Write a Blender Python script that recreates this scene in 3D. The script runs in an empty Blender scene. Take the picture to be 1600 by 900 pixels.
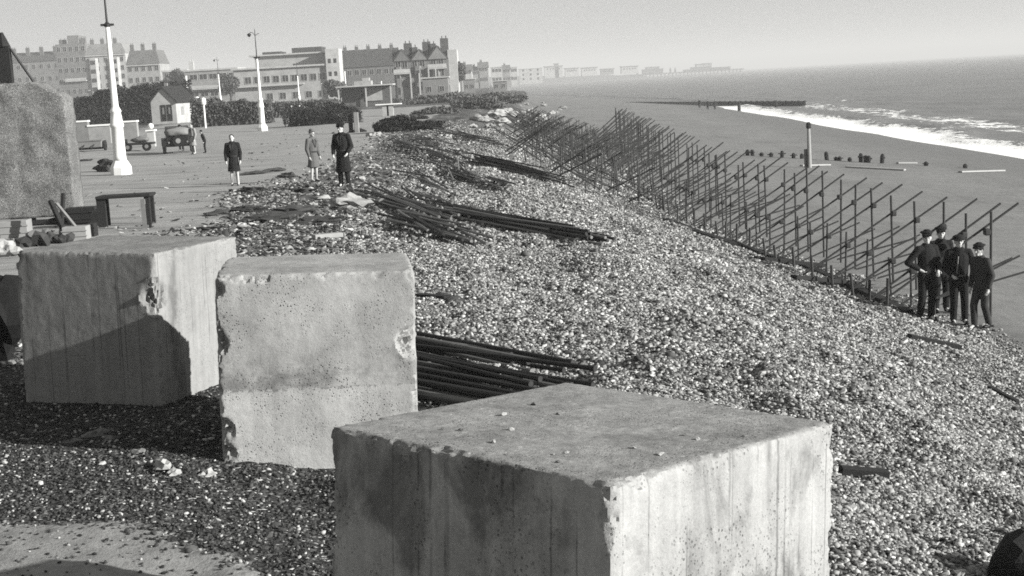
import bpy, bmesh, math, random
import numpy as np
from mathutils import Vector, Matrix, noise as mnoise
random.seed(7)
rng = np.random.default_rng(11)
S = bpy.context.scene
COL = S.collection

# ------------------------------------------------------------------ camera
W_REF, FOC, ROLL, CAM_H = 1600.0, 2200.0, math.radians(3.25), 2.85
PITCH = math.atan(323.0 / FOC)
cF = Vector((0, math.cos(PITCH), -math.sin(PITCH)))
_r0 = Vector((1, 0, 0)); _u0 = Vector((0, math.sin(PITCH), math.cos(PITCH)))
cR = _r0 * math.cos(ROLL) - _u0 * math.sin(ROLL)
cU = _r0 * math.sin(ROLL) + _u0 * math.cos(ROLL)
cam_data = bpy.data.cameras.new('camera')
cam = bpy.data.objects.new('camera', cam_data); COL.objects.link(cam)
m = Matrix.Identity(4)
for i in range(3):
    m[i][0] = cR[i]; m[i][1] = cU[i]; m[i][2] = -cF[i]
m[0][3], m[1][3], m[2][3] = 0, 0, CAM_H
cam.matrix_world = m
cam_data.sensor_width = 36.0
cam_data.lens = 36.0 * FOC / W_REF
cam_data.clip_start = 0.1; cam_data.clip_end = 20000
S.camera = cam

# ------------------------------------------------------------------ light
SUN_AZ = math.atan2(-0.385, 0.923)      # direction to the sun, from +X
SUN_EL = math.radians(19.4)
world = bpy.data.worlds.new('World'); S.world = world; world.use_nodes = True
nt = world.node_tree; nt.nodes.clear()
sky = nt.nodes.new('ShaderNodeTexSky'); sky.sky_type = 'NISHITA'; sky.sun_disc = False
sky.sun_elevation = SUN_EL; sky.sun_rotation = math.pi / 2 - SUN_AZ
sky.air_density = 1.0; sky.dust_density = 0.7; sky.ozone_density = 1.0
bw = nt.nodes.new('ShaderNodeRGBToBW')
cmb = nt.nodes.new('ShaderNodeMix'); cmb.data_type = 'RGBA'; cmb.blend_type = 'MULTIPLY'
cmb.inputs['Factor'].default_value = 1.0
cmb.inputs[7].default_value = (1.0, 1.0, 0.985, 1)
bg = nt.nodes.new('ShaderNodeBackground'); bg.inputs['Strength'].default_value = 0.05
out = nt.nodes.new('ShaderNodeOutputWorld')
pw = nt.nodes.new('ShaderNodeMath'); pw.operation = 'POWER'; pw.inputs[1].default_value = 0.15     # a hazy, even sky
ml = nt.nodes.new('ShaderNodeMath'); ml.operation = 'MULTIPLY'; ml.inputs[1].default_value = 3.2
nt.links.new(sky.outputs[0], bw.inputs[0]); nt.links.new(bw.outputs[0], pw.inputs[0]); nt.links.new(pw.outputs[0], ml.inputs[0]); nt.links.new(ml.outputs[0], cmb.inputs[6])
nt.links.new(cmb.outputs[2], bg.inputs[0]); nt.links.new(bg.outputs[0], out.inputs[0])
sl = bpy.data.lights.new('sun', 'SUN'); sl.energy = 5.0; sl.angle = math.radians(0.5); sl.color = (1, 0.995, 0.975)
so = bpy.data.objects.new('sun', sl); COL.objects.link(so)
sd = Vector((math.cos(SUN_AZ) * math.cos(SUN_EL), math.sin(SUN_AZ) * math.cos(SUN_EL), math.sin(SUN_EL)))
so.rotation_euler = sd.to_track_quat('Z', 'Y').to_euler(); so.location = (30, -15, 30)
S.view_settings.view_transform = 'Standard'; S.view_settings.look = 'None'
S.view_settings.exposure = 1.22; S.view_settings.gamma = 1.0
try: S.view_settings.use_curve_mapping = False
except Exception: pass
S.cycles.max_bounces = 4; S.cycles.diffuse_bounces = 2; S.cycles.glossy_bounces = 2
S.cycles.volume_bounces = 0; S.cycles.transparent_max_bounces = 6
S.cycles.filter_width = 1.7
S.cycles.use_denoising = False      # the remaining noise reads as film grain

# ------------------------------------------------------------------ materials
def g3(v): return (v, v, v * 0.975, 1)
class NB:
    af = 0.48
    def __init__(s, name):
        s.m = bpy.data.materials.new(name); s.m.use_nodes = True
        s.t = s.m.node_tree; s.t.nodes.clear()
        s.o = s.t.nodes.new('ShaderNodeOutputMaterial')
        s.p = s.t.nodes.new('ShaderNodeBsdfPrincipled')
        s.p.inputs['Roughness'].default_value = 0.9
        s.p.inputs['Specular IOR Level'].default_value = 0.2
        s.t.links.new(s.p.outputs[0], s.o.inputs[0])
    def n(s, kind, **kw):
        k = s.t.nodes.new(kind)
        for a, v in kw.items(): setattr(k, a, v)
        return k
    def l(s, a, b): s.t.links.new(a, b)
    def val(s, v):
        k = s.n('ShaderNodeValue'); k.outputs[0].default_value = v; return k.outputs[0]
    def mth(s, op, a, b=None, c=None, clamp=False):
        k = s.n('ShaderNodeMath', operation=op, use_clamp=clamp)
        for i, v in enumerate((a, b, c)):
            if v is None: continue
            if isinstance(v, (int, float)): k.inputs[i].default_value = v
            else: s.l(v, k.inputs[i])
        return k.outputs[0]
    def noise(s, co, scale, detail=4, rough=0.6, dist=0.0):
        k = s.n('ShaderNodeTexNoise'); k.inputs['Scale'].default_value = scale
        k.inputs['Detail'].default_value = detail; k.inputs['Roughness'].default_value = rough
        k.inputs['Distortion'].default_value = dist
        s.l(co, k.inputs['Vector']); return k.outputs[0]
    def vor(s, co, scale, feature='F1', rnd=1.0):
        k = s.n('ShaderNodeTexVoronoi', feature=feature); k.inputs['Scale'].default_value = scale
        k.inputs['Randomness'].default_value = rnd
        s.l(co, k.inputs['Vector']); return k
    def ramp(s, f, pts):
        k = s.n('ShaderNodeValToRGB'); r = k.color_ramp
        while len(r.elements) < len(pts): r.elements.new(0.5)
        for e, (p, v) in zip(r.elements, pts): e.position = p; e.color = (v, v, v, 1)
        s.l(f, k.inputs[0]); return k.outputs[0]
    def mapv(s, co, sc):
        k = s.n('ShaderNodeMapping'); k.inputs['Scale'].default_value = sc
        s.l(co, k.inputs[0]); return k.outputs[0]
    def mixv(s, f, a, b):     # float mix
        k = s.n('ShaderNodeMix', data_type='FLOAT')
        for i, v in ((0, f), (2, a), (3, b)):
            if isinstance(v, (int, float)): k.inputs[i].default_value = v
            else: s.l(v, k.inputs[i])
        return k.outputs[0]
    def grey(s, f):
        f = s.mth('MULTIPLY', f, s.af); k = s.n('ShaderNodeCombineColor')
        s.l(f, k.inputs[0]); s.l(f, k.inputs[1]); s.l(s.mth('MULTIPLY', f, 0.975), k.inputs[2])
        s.l(k.outputs[0], s.p.inputs['Base Color'])
    def bump(s, h, strength, dist):
        k = s.n('ShaderNodeBump'); k.inputs['Strength'].default_value = strength
        k.inputs['Distance'].default_value = dist
        s.l(h, k.inputs['Height']); s.l(k.outputs[0], s.p.inputs['Normal'])
    def objco(s): return s.n('ShaderNodeTexCoord').outputs['Object']
    def pos(s): return s.n('ShaderNodeNewGeometry').outputs['Position']
    def att(s, name):
        k = s.n('ShaderNodeAttribute', attribute_name=name); return k.outputs['Fac']

_MC = {}
def rough_mat(name, v, var=0.35, scale=3.0, bump=0.3, bd=0.01, fine=40.0, rough=0.9):
    if name in _MC: return _MC[name]
    b = NB(name); co = b.pos()
    if name == 'white_paint': b.af = 0.8
    a = b.noise(co, scale, 5, 0.65); c = b.noise(co, fine, 3, 0.7)
    f = b.mth('ADD', b.mth('MULTIPLY', b.mth('SUBTRACT', a, 0.5), var * 2.2), b.mth('MULTIPLY', b.mth('SUBTRACT', c, 0.5), var * 1.4))
    f = b.mth('MULTIPLY', b.mth('ADD', f, 1.0, clamp=False), v)
    f = b.mth('MAXIMUM', f, v * 0.2)
    b.grey(f); b.bump(c, bump, bd); b.p.inputs['Roughness'].default_value = rough
    _MC[name] = b.m; return b.m

def concrete_mat(name, v, streak=0.25, pit=0.5, stain=0.35, seed=0.0, boards=False, joint=None, darks=.0):
    b = NB(name); co0 = b.objco()
    mp = b.n('ShaderNodeMapping'); mp.inputs['Location'].default_value = (seed, seed * 1.7, seed * .6)
    b.l(co0, mp.inputs[0]); co = mp.outputs[0]
    big = b.noise(co, 1.7, 5, 0.62, 0.4)
    st = b.noise(b.mapv(co, (9, 9, .55)), 1.0, 4, 0.6)
    fine = b.noise(co, 75, 4, 0.85)
    mid = b.noise(co, 9, 5, 0.7)
    f = b.mth('ADD', b.mth('MULTIPLY', b.mth('SUBTRACT', big, 0.5), stain * 2.4), b.mth('MULTIPLY', b.mth('SUBTRACT', st, 0.5), streak * 2.6))
    f = b.mth('ADD', f, b.mth('MULTIPLY', b.mth('SUBTRACT', fine, 0.5), 0.9))
    f = b.mth('ADD', f, b.mth('MULTIPLY', b.mth('SUBTRACT', mid, 0.5), 0.38))
    f = b.mth('ADD', f, 1.0)
    # pits (air holes), clustered
    vp = b.vor(co, 34); pitm = b.ramp(vp.outputs['Distance'], [(0.0, 1), (0.14, 1), (0.24, 0)])
    clus = b.ramp(b.noise(co, 2.6, 4, 0.7), [(0.46, 0), (0.58, 1)])
    vp2 = b.vor(co, 55); pit2 = b.ramp(vp2.outputs['Distance'], [(0.0, 1), (0.13, 1), (0.25, 0)])
    pm = b.mth('ADD', b.mth('MULTIPLY', pitm, clus), b.mth('MULTIPLY', b.mth('MULTIPLY', pit2, clus), 0.8), clamp=True)
    f = b.mth('MULTIPLY', f, b.mth('SUBTRACT', 1.0, b.mth('MULTIPLY', pm, pit)))
    if boards:   # thin vertical shutter-board lines left by the form
        wv = b.vor(b.mapv(co, (5.5, 5.5, 0.02)), 1.0, 'DISTANCE_TO_EDGE')
        ln = b.ramp(wv.outputs[0], [(0.0, 1), (0.010, 1), (0.03, 0)])
        brk = b.ramp(b.noise(b.mapv(co, (4, 4, 1.5)), 1.0, 3), [(0.46, 0), (0.6, 1)])
        ln = b.mth('MULTIPLY', ln, brk)
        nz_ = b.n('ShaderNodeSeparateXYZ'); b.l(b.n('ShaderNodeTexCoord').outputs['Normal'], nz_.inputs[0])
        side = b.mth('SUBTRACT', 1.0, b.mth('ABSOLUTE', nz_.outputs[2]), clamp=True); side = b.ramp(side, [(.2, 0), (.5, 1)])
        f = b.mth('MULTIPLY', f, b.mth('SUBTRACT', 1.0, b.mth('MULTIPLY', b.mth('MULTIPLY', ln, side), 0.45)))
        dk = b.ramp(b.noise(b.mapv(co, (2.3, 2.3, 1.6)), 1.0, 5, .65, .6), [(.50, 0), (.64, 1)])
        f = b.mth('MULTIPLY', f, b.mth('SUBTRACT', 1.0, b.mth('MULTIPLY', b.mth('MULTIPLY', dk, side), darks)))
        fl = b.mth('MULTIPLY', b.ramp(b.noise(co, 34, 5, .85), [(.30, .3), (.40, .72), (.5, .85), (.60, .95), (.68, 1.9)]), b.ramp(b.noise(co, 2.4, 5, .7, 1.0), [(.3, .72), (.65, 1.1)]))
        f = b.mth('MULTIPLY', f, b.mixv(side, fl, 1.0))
    if joint is not None:   # pour joint: honeycombed line with a dark damp stain above it
        sz_ = b.n('ShaderNodeSeparateXYZ'); b.l(co0, sz_.inputs[0])
        zz = b.mth('SUBTRACT', b.mth('ADD', sz_.outputs[2], b.mth('MULTIPLY', b.mth('SUBTRACT', mid, .5), .05)), joint)
        line = b.ramp(b.mth('ABSOLUTE', zz), [(0, 1), (.008, 1), (.022, 0)])
        line = b.mth('MULTIPLY', line, b.ramp(b.noise(co, 18, 4, .85), [(.49, 0), (.57, 1)]))
        up = b.mth('MULTIPLY', b.ramp(zz, [(0, 0), (.02, 1), (.12, 1), (.34, 0)]), b.ramp(b.noise(co, 3.1, 4, .7), [(.44, 0), (.6, 1)]))
        f = b.mth('MULTIPLY', f, b.mth('SUBTRACT', 1.0, b.mth('MAXIMUM', b.mth('MULTIPLY', line, .5), b.mth('MULTIPLY', up, .45))))
        low = b.ramp(zz, [(0, 1), (.001, 0)]); f = b.mth('MULTIPLY', f, b.mth('ADD', 1.0, b.mth('MULTIPLY', b.mth('LESS_THAN', zz, 0), .16)))
    f = b.mth('MAXIMUM', b.mth('MULTIPLY', f, v), 0.03)
    b.grey(f)
    h = b.mth('SUBTRACT', b.mth('ADD', b.mth('MULTIPLY', fine, 0.5), b.mth('MULTIPLY', mid, 0.8)), b.mth('MULTIPLY', pm, 1.0))
    b.bump(h, 0.55, 0.012)
    return b.m

# ------------------------------------------------------------------ helpers
def link(name, me, mt=None, parent=None):
    o = bpy.data.objects.new(name, me); COL.objects.link(o)
    if mt is not None:
        for x in (mt if isinstance(mt, (list, tuple)) else [mt]): me.materials.append(x)
    if parent is not None: o.parent = parent
    return o
def tag(o, label=None, cat=None, group=None, kind=None):
    if label: o['label'] = label
    if cat: o['category'] = cat
    if group: o['group'] = group
    if kind: o['kind'] = kind
    return o
def thing(name, label, cat, loc=(0, 0, 0), rz=0.0, group=None):
    o = bpy.data.objects.new(name, None); COL.objects.link(o)
    o.empty_display_size = 0.2
    o.location = loc; o.rotation_euler = (0, 0, rz)
    return tag(o, label, cat, group)
def me_from(bm, name, smooth=False):
    bmesh.ops.recalc_face_normals(bm, faces=bm.faces)
    me = bpy.data.meshes.new(name); bm.to_mesh(me); bm.free()
    if smooth:
        for p in me.polygons: p.use_smooth = True
    return me
def part(name, bm, mt, parent=None, smooth=False):
    return link(name, me_from(bm, name, smooth), mt, parent)
def box(bm, x0, x1, y0, y1, z0, z1, mi=0, bev=0.0):
    vs = [bm.verts.new((x, y, z)) for z in (z0, z1) for x, y in ((x0, y0), (x1, y0), (x1, y1), (x0, y1))]
    fs = [bm.faces.new([vs[i] for i in q]) for q in ((0, 3, 2, 1), (4, 5, 6, 7), (0, 1, 5, 4), (1, 2, 6, 5), (2, 3, 7, 6), (3, 0, 4, 7))]
    for f in fs: f.material_index = mi
    if bev:
        es = list({e for f in fs for e in f.edges})
        bmesh.ops.bevel(bm, geom=es, offset=bev, segments=1, affect='EDGES')
    return fs
def tube(bm, p0, p1, r0, r1=None, n=8, mi=0, cap=True):
    p0 = Vector(p0); p1 = Vector(p1); r1 = r0 if r1 is None else r1
    d = (p1 - p0).normalized(); a = d.orthogonal().normalized(); b = d.cross(a)
    A = []; B = []
    for i in range(n):
        t = 2 * math.pi * i / n; v = a * math.cos(t) + b * math.sin(t)
        A.append(bm.verts.new(p0 + v * r0)); B.append(bm.verts.new(p1 + v * r1))
    for i in range(n):
        f = bm.faces.new((A[i], A[(i + 1) % n], B[(i + 1) % n], B[i])); f.material_index = mi
    if cap:
        bm.faces.new(A[::-1]).material_index = mi; bm.faces.new(B).material_index = mi
def lathe(bm, prof, n=16, cx=0, cy=0, mi=0):
    rings = []
    for r, z in prof:
        rings.append([bm.verts.new((cx + r * math.cos(2 * math.pi * i / n), cy + r * math.sin(2 * math.pi * i / n), z)) for i in range(n)])
    for a, b in zip(rings, rings[1:]):
        for i in range(n): bm.faces.new((a[i], a[(i + 1) % n], b[(i + 1) % n], b[i])).material_index = mi
    bm.faces.new(rings[0][::-1]).material_index = mi; bm.faces.new(rings[-1]).material_index = mi
def rock_bm(bm, c, r, sq=(1, 1, .7), seed=0, sub=2, amp=.35):
    q = bmesh.ops.create_icosphere(bm, subdivisions=sub, radius=1.0)
    off = Vector((seed * 3.1, seed * 1.3, seed * 7.7))
    for v in q['verts']:
        k = 1 + amp * mnoise.noise(v.co * 1.3 + off) + amp * .5 * mnoise.noise(v.co * 3.1 + off)
        v.co = Vector((v.co.x * r * sq[0] * k, v.co.y * r * sq[1] * k, v.co.z * r * sq[2] * k)) + Vector(c)
def ray(px, py):
    return cF + cR * ((px - 800) / FOC) - cU * ((py - 450) / FOC)
def at(px, py, Y):
    d = ray(px, py); return Vector((0, 0, CAM_H)) + d * (Y / d.y)

# ------------------------------------------------------------------ terrain
def _hash(ix, iy, s):
    h = np.sin(ix * 127.1 + iy * 311.7 + s * 74.7) * 43758.5453
    return h - np.floor(h)
def vn(x, y, s=0):
    x = np.asarray(x, float); y = np.asarray(y, float)
    ix = np.floor(x); iy = np.floor(y); fx = x - ix; fy = y - iy
    fx = fx * fx * (3 - 2 * fx); fy = fy * fy * (3 - 2 * fy)
    a = _hash(ix, iy, s); b = _hash(ix + 1, iy, s); c = _hash(ix, iy + 1, s); d = _hash(ix + 1, iy + 1, s)
    return (a + (b - a) * fx) * (1 - fy) + (c + (d - c) * fx) * fy
def fbm(x, y, s=0, o=4):
    t = 0; a = .5; k = 1
    for i in range(o): t = t + a * vn(x * k, y * k, s + i * 13); a *= .5; k *= 2.03
    return t / (1 - .5 ** o)
SH_Y = [-60, 60, 100, 124, 155, 195, 216, 273, 340, 420, 520, 700, 1000, 1600, 2600, 6000]
SH_X = [33, 35, 36.4, 37, 37.7, 39.6, 40.2, 42.7, 44, 38, 28, 10, -20, -90, -150, -200]
SH_Z = -4.5
def shore(y): return np.interp(y, SH_Y, SH_X)
def drift(y): return np.interp(y, [0, 24, 50, 110, 300, 600], [0, 0, -2.6, -2.0, -2.0, -6.0])
def base_z(x, y):
    x = np.asarray(x, float); y = np.asarray(y, float); s = drift(y); sh = shore(y)
    x0 = -3 + s * .3; x1 = 1.6 + s; x2 = 9 + s
    k = np.clip((x - x0) / (x1 - x0), 0, 1); z = -.25 * k * k * (3 - 2 * k)
    k = np.clip((x - x1) / (x2 - x1), 0, 1); z = z - 2.15 * (k * .55 + .45 * k * k * (3 - 2 * k))
    k = np.clip((x - x2) / np.maximum(sh - x2, 5), 0, None); z = z - np.where(x > x2, 2.1 * np.minimum(k, 3), 0)
    # far coast bends left: land beyond the shore goes under
    return z
def ground_z(x, y):
    x = np.asarray(x, float); y = np.asarray(y, float); s = drift(y)
    z = base_z(x, y)
    w = np.clip((x + 3.4 - s * .3) / 2, 0, 1) * np.clip((10 + s - x) / 2.5, 0, 1)       # shingle
    z = z + w * ((fbm(x * .55, y * .4, 3) - .5) * .40 + (fbm(x * 2.2, y * 1.8, 9) - .5) * .17 + (fbm(x * .9 + y * .15, y * .18, 12) - .5) * .22)
    r = np.clip((x + 7.5) / 1.2, 0, 1) * np.clip((-2.0 - x) / 1.5, 0, 1) * np.clip((y - 17) / 4, 0, 1)  # rubble strip
    z = z + r * ((fbm(x * 1.2, y * 1.0, 21) - .5) * .35)
    z = z + np.clip((-11 - x) / 4, 0, 1) * np.clip((y - 50) / 20, 0, 1) * (fbm(x * .1, y * .1, 31) - .5) * .3
    z = z + (fbm(x * .05, y * .05, 5) - .5) * .12 * np.clip((x - 12) / 8, 0, 1)
    d = np.clip((11.6 - y) / 1.0, 0, 1) * np.clip((-1.0 - x) / .8, 0, 1)
    z = z + d * (fbm(x * 3, y * 3, 41) - .5) * .05
    return z
def gz(x, y): return float(ground_z(x, y))
def G(px, py):                 # ground point seen at that picture position
    d = ray(px, py); t = 2.0; o = Vector((0, 0, CAM_H)); last = t
    while t < 3000:
        p = o + d * t
        if p.z < gz(p.x, p.y): break
        last = t; t *= 1.01
    a, b = last, t
    for _ in range(25):
        mm = (a + b) / 2; p = o + d * mm
        if p.z < gz(p.x, p.y): b = mm
        else: a = mm
    return o + d * b

def axis(vals):
    return np.array(sorted(set(np.round(vals, 4))))
xs = axis(np.concatenate([-np.geomspace(9, 4000, 70), np.arange(-9, 12, .1), 12 + np.geomspace(.2, 200, 90), np.geomspace(230, 4000, 16)]))
ys = axis(np.concatenate([np.array([-60, -40, -20, -10, -5, -2, 0, 1, 2]), np.arange(3, 45, .12), 45 * np.geomspace(1.004, 8000 / 45., 330)]))
X, Y = np.meshgrid(xs, ys)
Z = ground_z(X, Y)
nx, ny = len(xs), len(ys)
co = np.stack([X, Y, Z], -1).reshape(-1, 3)
idx = np.arange(nx * ny).reshape(ny, nx)
faces = np.stack([idx[:-1, :-1], idx[:-1, 1:], idx[1:, 1:], idx[1:, :-1]], -1).reshape(-1, 4)
def np_mesh(name, co, faces, smooth=True):
    me = bpy.data.meshes.new(name)
    me.vertices.add(len(co)); me.vertices.foreach_set('co', np.asarray(co, np.float32).ravel())
    me.loops.add(faces.size); me.loops.foreach_set('vertex_index', faces.astype(np.int32).ravel())
    me.polygons.add(len(faces)); me.polygons.foreach_set('loop_start', np.arange(0, faces.size, faces.shape[1], dtype=np.int32))
    me.update(calc_edges=True)
    if smooth: me.polygons.foreach_set('use_smooth', np.ones(len(faces), bool))
    return me
gme = np_mesh('ground', co, faces)
def add_att(me, name, arr):
    a = me.attributes.new(name, 'FLOAT', 'POINT'); a.data.foreach_set('value', np.asarray(arr, np.float32).ravel())
sm = lambda a, lo, hi: (lambda k: k * k * (3 - 2 * k))(np.clip((a - lo) / (hi - lo), 0, 1))
Nz = fbm(X * .9, Y * .9, 55) - .5
NzL = fbm(X * .12, Y * .12, 58) - .5
dr = drift(Y)
w_sand = sm(X + Nz * 1.6, 8.6 + dr, 9.9 + dr)
w_asph = sm(-(X + NzL * 1.2 + Nz * .8), 6.0, 7.2) * sm(Y, 16, 19) * (1 - sm(Y + NzL * 10, 190, 220)) * sm(X, -42, -38)
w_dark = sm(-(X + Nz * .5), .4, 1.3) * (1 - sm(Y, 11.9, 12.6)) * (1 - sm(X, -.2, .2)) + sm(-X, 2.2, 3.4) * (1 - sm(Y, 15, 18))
w_rub = sm(-(X + Nz * 1.2), 2.2 - .5, 3.6) * (1 - sm(-(X + NzL), 6.6, 8.2)) * sm(Y, 16, 19)
w_scrub = sm(Y + NzL * 60 + Nz * 10, 90, 125) * (1 - sm(X + NzL * 2.5, 0.5, 5)) * (1 - w_asph)
slabp = G(120, 880)
w_slab = (1 - sm(Y + Nz * .5 + (X + 3) * .16, 9.25, 9.45)) * (1 - sm(X + Nz * 1.6 + (Y - 8.6) * 1.1, -2.1, -1.9))
w_wet = sm(X - shore(Y), -12, -1)
for nme, arr in (('w_sand', w_sand), ('w_asph', w_asph), ('w_dark', np.clip(w_dark, 0, 1)), ('w_rub', w_rub), ('w_scrub', w_scrub), ('w_slab', w_slab), ('w_wet', w_wet)):
    add_att(gme, nme, arr)

b = NB('ground_cover'); P = b.pos()
def brk(att, nz, k=1.0):
    return b.mth('MULTIPLY', b.mth('SUBTRACT', b.mth('ADD', b.att(att), b.mth('MULTIPLY', b.mth('SUBTRACT', nz, .5), k)), .3), 2.5, clamp=True)
n_hi = b.noise(P, 30, 4, .75); n_mid = b.noise(P, 4.5, 5, .7); n_low = b.noise(P, .5, 4, .6); n_far = b.noise(b.mapv(P, (.12, .03, .1)), 1, 4, .65)
v1 = b.vor(P, 17); v2 = b.vor(P, 6.5)
cell = b.n('ShaderNodeSeparateColor'); b.l(v1.outputs['Color'], cell.inputs[0])
cell2 = b.n('ShaderNodeSeparateColor'); b.l(v2.outputs['Color'], cell2.inputs[0])
sh = b.ramp(cell.outputs[0], [(0, .07), (.3, .2), (.62, .44), (1, .85)])
sh2 = b.ramp(cell2.outputs[0], [(0, .12), (.35, .26), (.7, .45), (1, .72)])
dist = b.n('ShaderNodeCameraData').outputs  # placeholder, unused
sep = b.n('ShaderNodeSeparateXYZ'); b.l(P, sep.inputs[0])
farf = b.mth('MULTIPLY', b.mth('SUBTRACT', sep.outputs[1], 14.0), 1 / 30., clamp=True)   # stones sorted coarser further along the beach
farf = b.mth('MULTIPLY', farf, .75)
shg = b.mixv(farf, sh, sh2)
shg = b.mth('MULTIPLY', shg, b.ramp(n_low, [(.3, .5), (.55, .8), (.75, 1.0)]))
shg = b.mth('MULTIPLY', shg, b.ramp(n_mid, [(.3, .62), (.5, 1.0), (.7, 1.15)]))
n_rip = b.noise(b.mapv(P, (.4, 1.6, 1)), 1, 4, .6)
sand = b.mth('MULTIPLY', b.mth('ADD', b.mth('MULTIPLY', n_rip, .07), b.mth('MULTIPLY', n_hi, .05)), 1.0)
sand = b.mth('MULTIPLY', b.mth('MULTIPLY', b.mth('ADD', sand, .12), 1.75), b.mth('MULTIPLY', b.ramp(b.noise(b.mapv(P, (.35, .12, 1)), 1, 5, .7), [(.3, .78), (.5, 1), (.7, 1.12)]), b.ramp(b.noise(b.mapv(P, (5, 1.6, 1)), 1, 5, .85), [(.3, .78), (.5, 1), (.7, 1.2)])))
sand = b.mixv(b.att('w_wet'), sand, .24)
nstr = b.noise(b.mapv(P, (.35, 2.2, 1)), 1, 5, .7)
asp = b.mth('ADD', b.mth('MULTIPLY', b.ramp(nstr, [(.3, 0), (.5, .55), (.8, 1)]), .16), b.mth('MULTIPLY', n_hi, .12))
asp = b.mth('MULTIPLY', b.mth('MULTIPLY', b.mth('ADD', asp, .12), 2.0), b.ramp(b.noise(b.mapv(P, (.25, .8, 1)), 1, 6, .75), [(.3, .55), (.48, .88), (.7, 1.1)]))
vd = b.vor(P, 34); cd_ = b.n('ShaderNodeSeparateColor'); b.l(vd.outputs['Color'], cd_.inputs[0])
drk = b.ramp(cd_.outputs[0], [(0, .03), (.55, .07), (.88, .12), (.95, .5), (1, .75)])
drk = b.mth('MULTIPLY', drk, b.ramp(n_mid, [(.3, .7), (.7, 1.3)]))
rubn = b.noise(b.mapv(P, (2.2, 5.5, 3)), 1, 6, .8)
rub = b.ramp(rubn, [(.3, .03), (.43, .10), (.52, .22), (.62, .5), (.75, .75)])
scr = b.mth('MULTIPLY', b.ramp(b.noise(b.mapv(P, (.5, .09, .3)), 1, 6, .75), [(.3, .04), (.48, .11), (.6, .22), (.75, .5)]), 1.0)
slab = b.mth('MULTIPLY', b.ramp(n_mid, [(.25, .25), (.5, .40), (.7, .5)]), b.ramp(n_hi, [(.25, .6), (.45, 1), (.7, 1.1)]))
c = b.mixv(brk('w_rub', n_mid, .7), shg, rub)
c = b.mixv(brk('w_sand', n_mid, .6), c, sand)
c = b.mixv(brk('w_scrub', n_mid, .6), c, scr)
c = b.mixv(brk('w_asph', n_mid, .5), c, asp)
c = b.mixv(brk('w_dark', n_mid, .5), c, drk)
c = b.mixv(brk('w_slab', n_mid, .4), c, slab)
b.grey(c)
hs = b.mixv(farf, b.mth('MULTIPLY', v1.outputs['Distance'], -1.0), b.mth('MULTIPLY', v2.outputs['Distance'], -2.2))
smooth_w = b.mth('SUBTRACT', 1.0, b.mth('MAXIMUM', b.mth('MAXIMUM', b.att('w_sand'), b.att('w_asph')), b.att('w_slab')), clamp=True)
hh = b.mth('ADD', b.mth('MULTIPLY', hs, smooth_w), b.mth('MULTIPLY', n_hi, .25))
b.bump(hh, 1.0, .045)
rw = b.mixv(b.att('w_wet'), .95, .45); b.l(rw, b.p.inputs['Roughness'])
tag(link('ground', gme, b.m), kind='structure')

# ------------------------------------------------------------------ sea
yy = axis(np.concatenate([np.arange(40, 140, .7), np.arange(140, 420, 1.6), 420 * np.geomspace(1.006, 20, 260)]))
uu = np.concatenate([[-2, -.5], np.arange(0, 30, .5), 30 * np.geomspace(1.02, 280, 120)])
U2, Y2 = np.meshgrid(uu, yy)
edge = (fbm(Y2 * .05, Y2 * 0, 71) - .5) * 5 + (fbm(Y2 * .22, Y2 * 0 + 3, 73) - .5) * 1.6
X2 = shore(Y2) + U2 + edge * np.exp(-np.clip(U2, 0, None) / 25)
amp = np.clip(U2 / 25, 0, 1)
br = np.exp(-((U2 - 5 - edge * .6) / 1.5) ** 2) * .35 + np.exp(-((U2 - 16) / 2.2) ** 2) * .3 * vn(X2 * 0, Y2 * .06, 5)
Z2 = SH_Z + .03 + br + amp * (fbm(X2 * .12 + 3, Y2 * .05, 81) - .5) * .9 + (fbm(X2 * .5, Y2 * .2, 84) - .5) * .12 * amp
i2 = np.arange(U2.size).reshape(U2.shape)
f2 = np.stack([i2[:-1, :-1], i2[:-1, 1:], i2[1:, 1:], i2[1:, :-1]], -1).reshape(-1, 4)
sme = np_mesh('sea', np.stack([X2, Y2, Z2], -1).reshape(-1, 3), f2)
foam = np.exp(-(np.clip(U2 - 1.0, 0, None) / 4.0) ** 2) * .92 + np.exp(-((U2 - 13 + edge) / 4.0) ** 2) * .46 * sm(vn(X2 * 0, Y2 * .035, 15), .25, .6) + np.exp(-((U2 - 24 + edge * 2) / 3) ** 2) * .35 * vn(X2 * 0, Y2 * .05, 19)
foam = foam * (1 - sm(Y2, 285, 310) * .95)
add_att(sme, 'foam', np.clip(foam, 0, 1.2))
b = NB('sea_water'); P = b.pos()
w1 = b.noise(b.mapv(P, (.16, .5, 1)), 1, 6, .7); w2 = b.noise(b.mapv(P, (1.2, 2.0, 1)), 1, 4, .7); w0 = b.noise(b.mapv(P, (.012, .05, 1)), 1, 4, .6)
fm = b.mth('ADD', b.att('foam'), b.mth('MULTIPLY', b.mth('SUBTRACT', b.noise(b.mapv(P, (.8, .22, 1)), 1, 7, .8), .5), 2.2))
fm = b.ramp(fm, [(.44, 0), (.56, 1)])
wc = b.mth('ADD', b.mth('MULTIPLY', w1, .16), b.mth('MULTIPLY', w0, .10))
wc = b.mth('MULTIPLY', b.mth('ADD', wc, .05), 1.45)
b.grey(b.mixv(fm, wc, 1.75))
b.bump(b.mth('ADD', w1, b.mth('MULTIPLY', w2, .3)), .6, .5)
b.l(b.mixv(fm, .42, .9), b.p.inputs['Roughness']); b.p.inputs['Specular IOR Level'].default_value = .35
tag(link('sea', sme, b.m), kind='structure')

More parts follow.
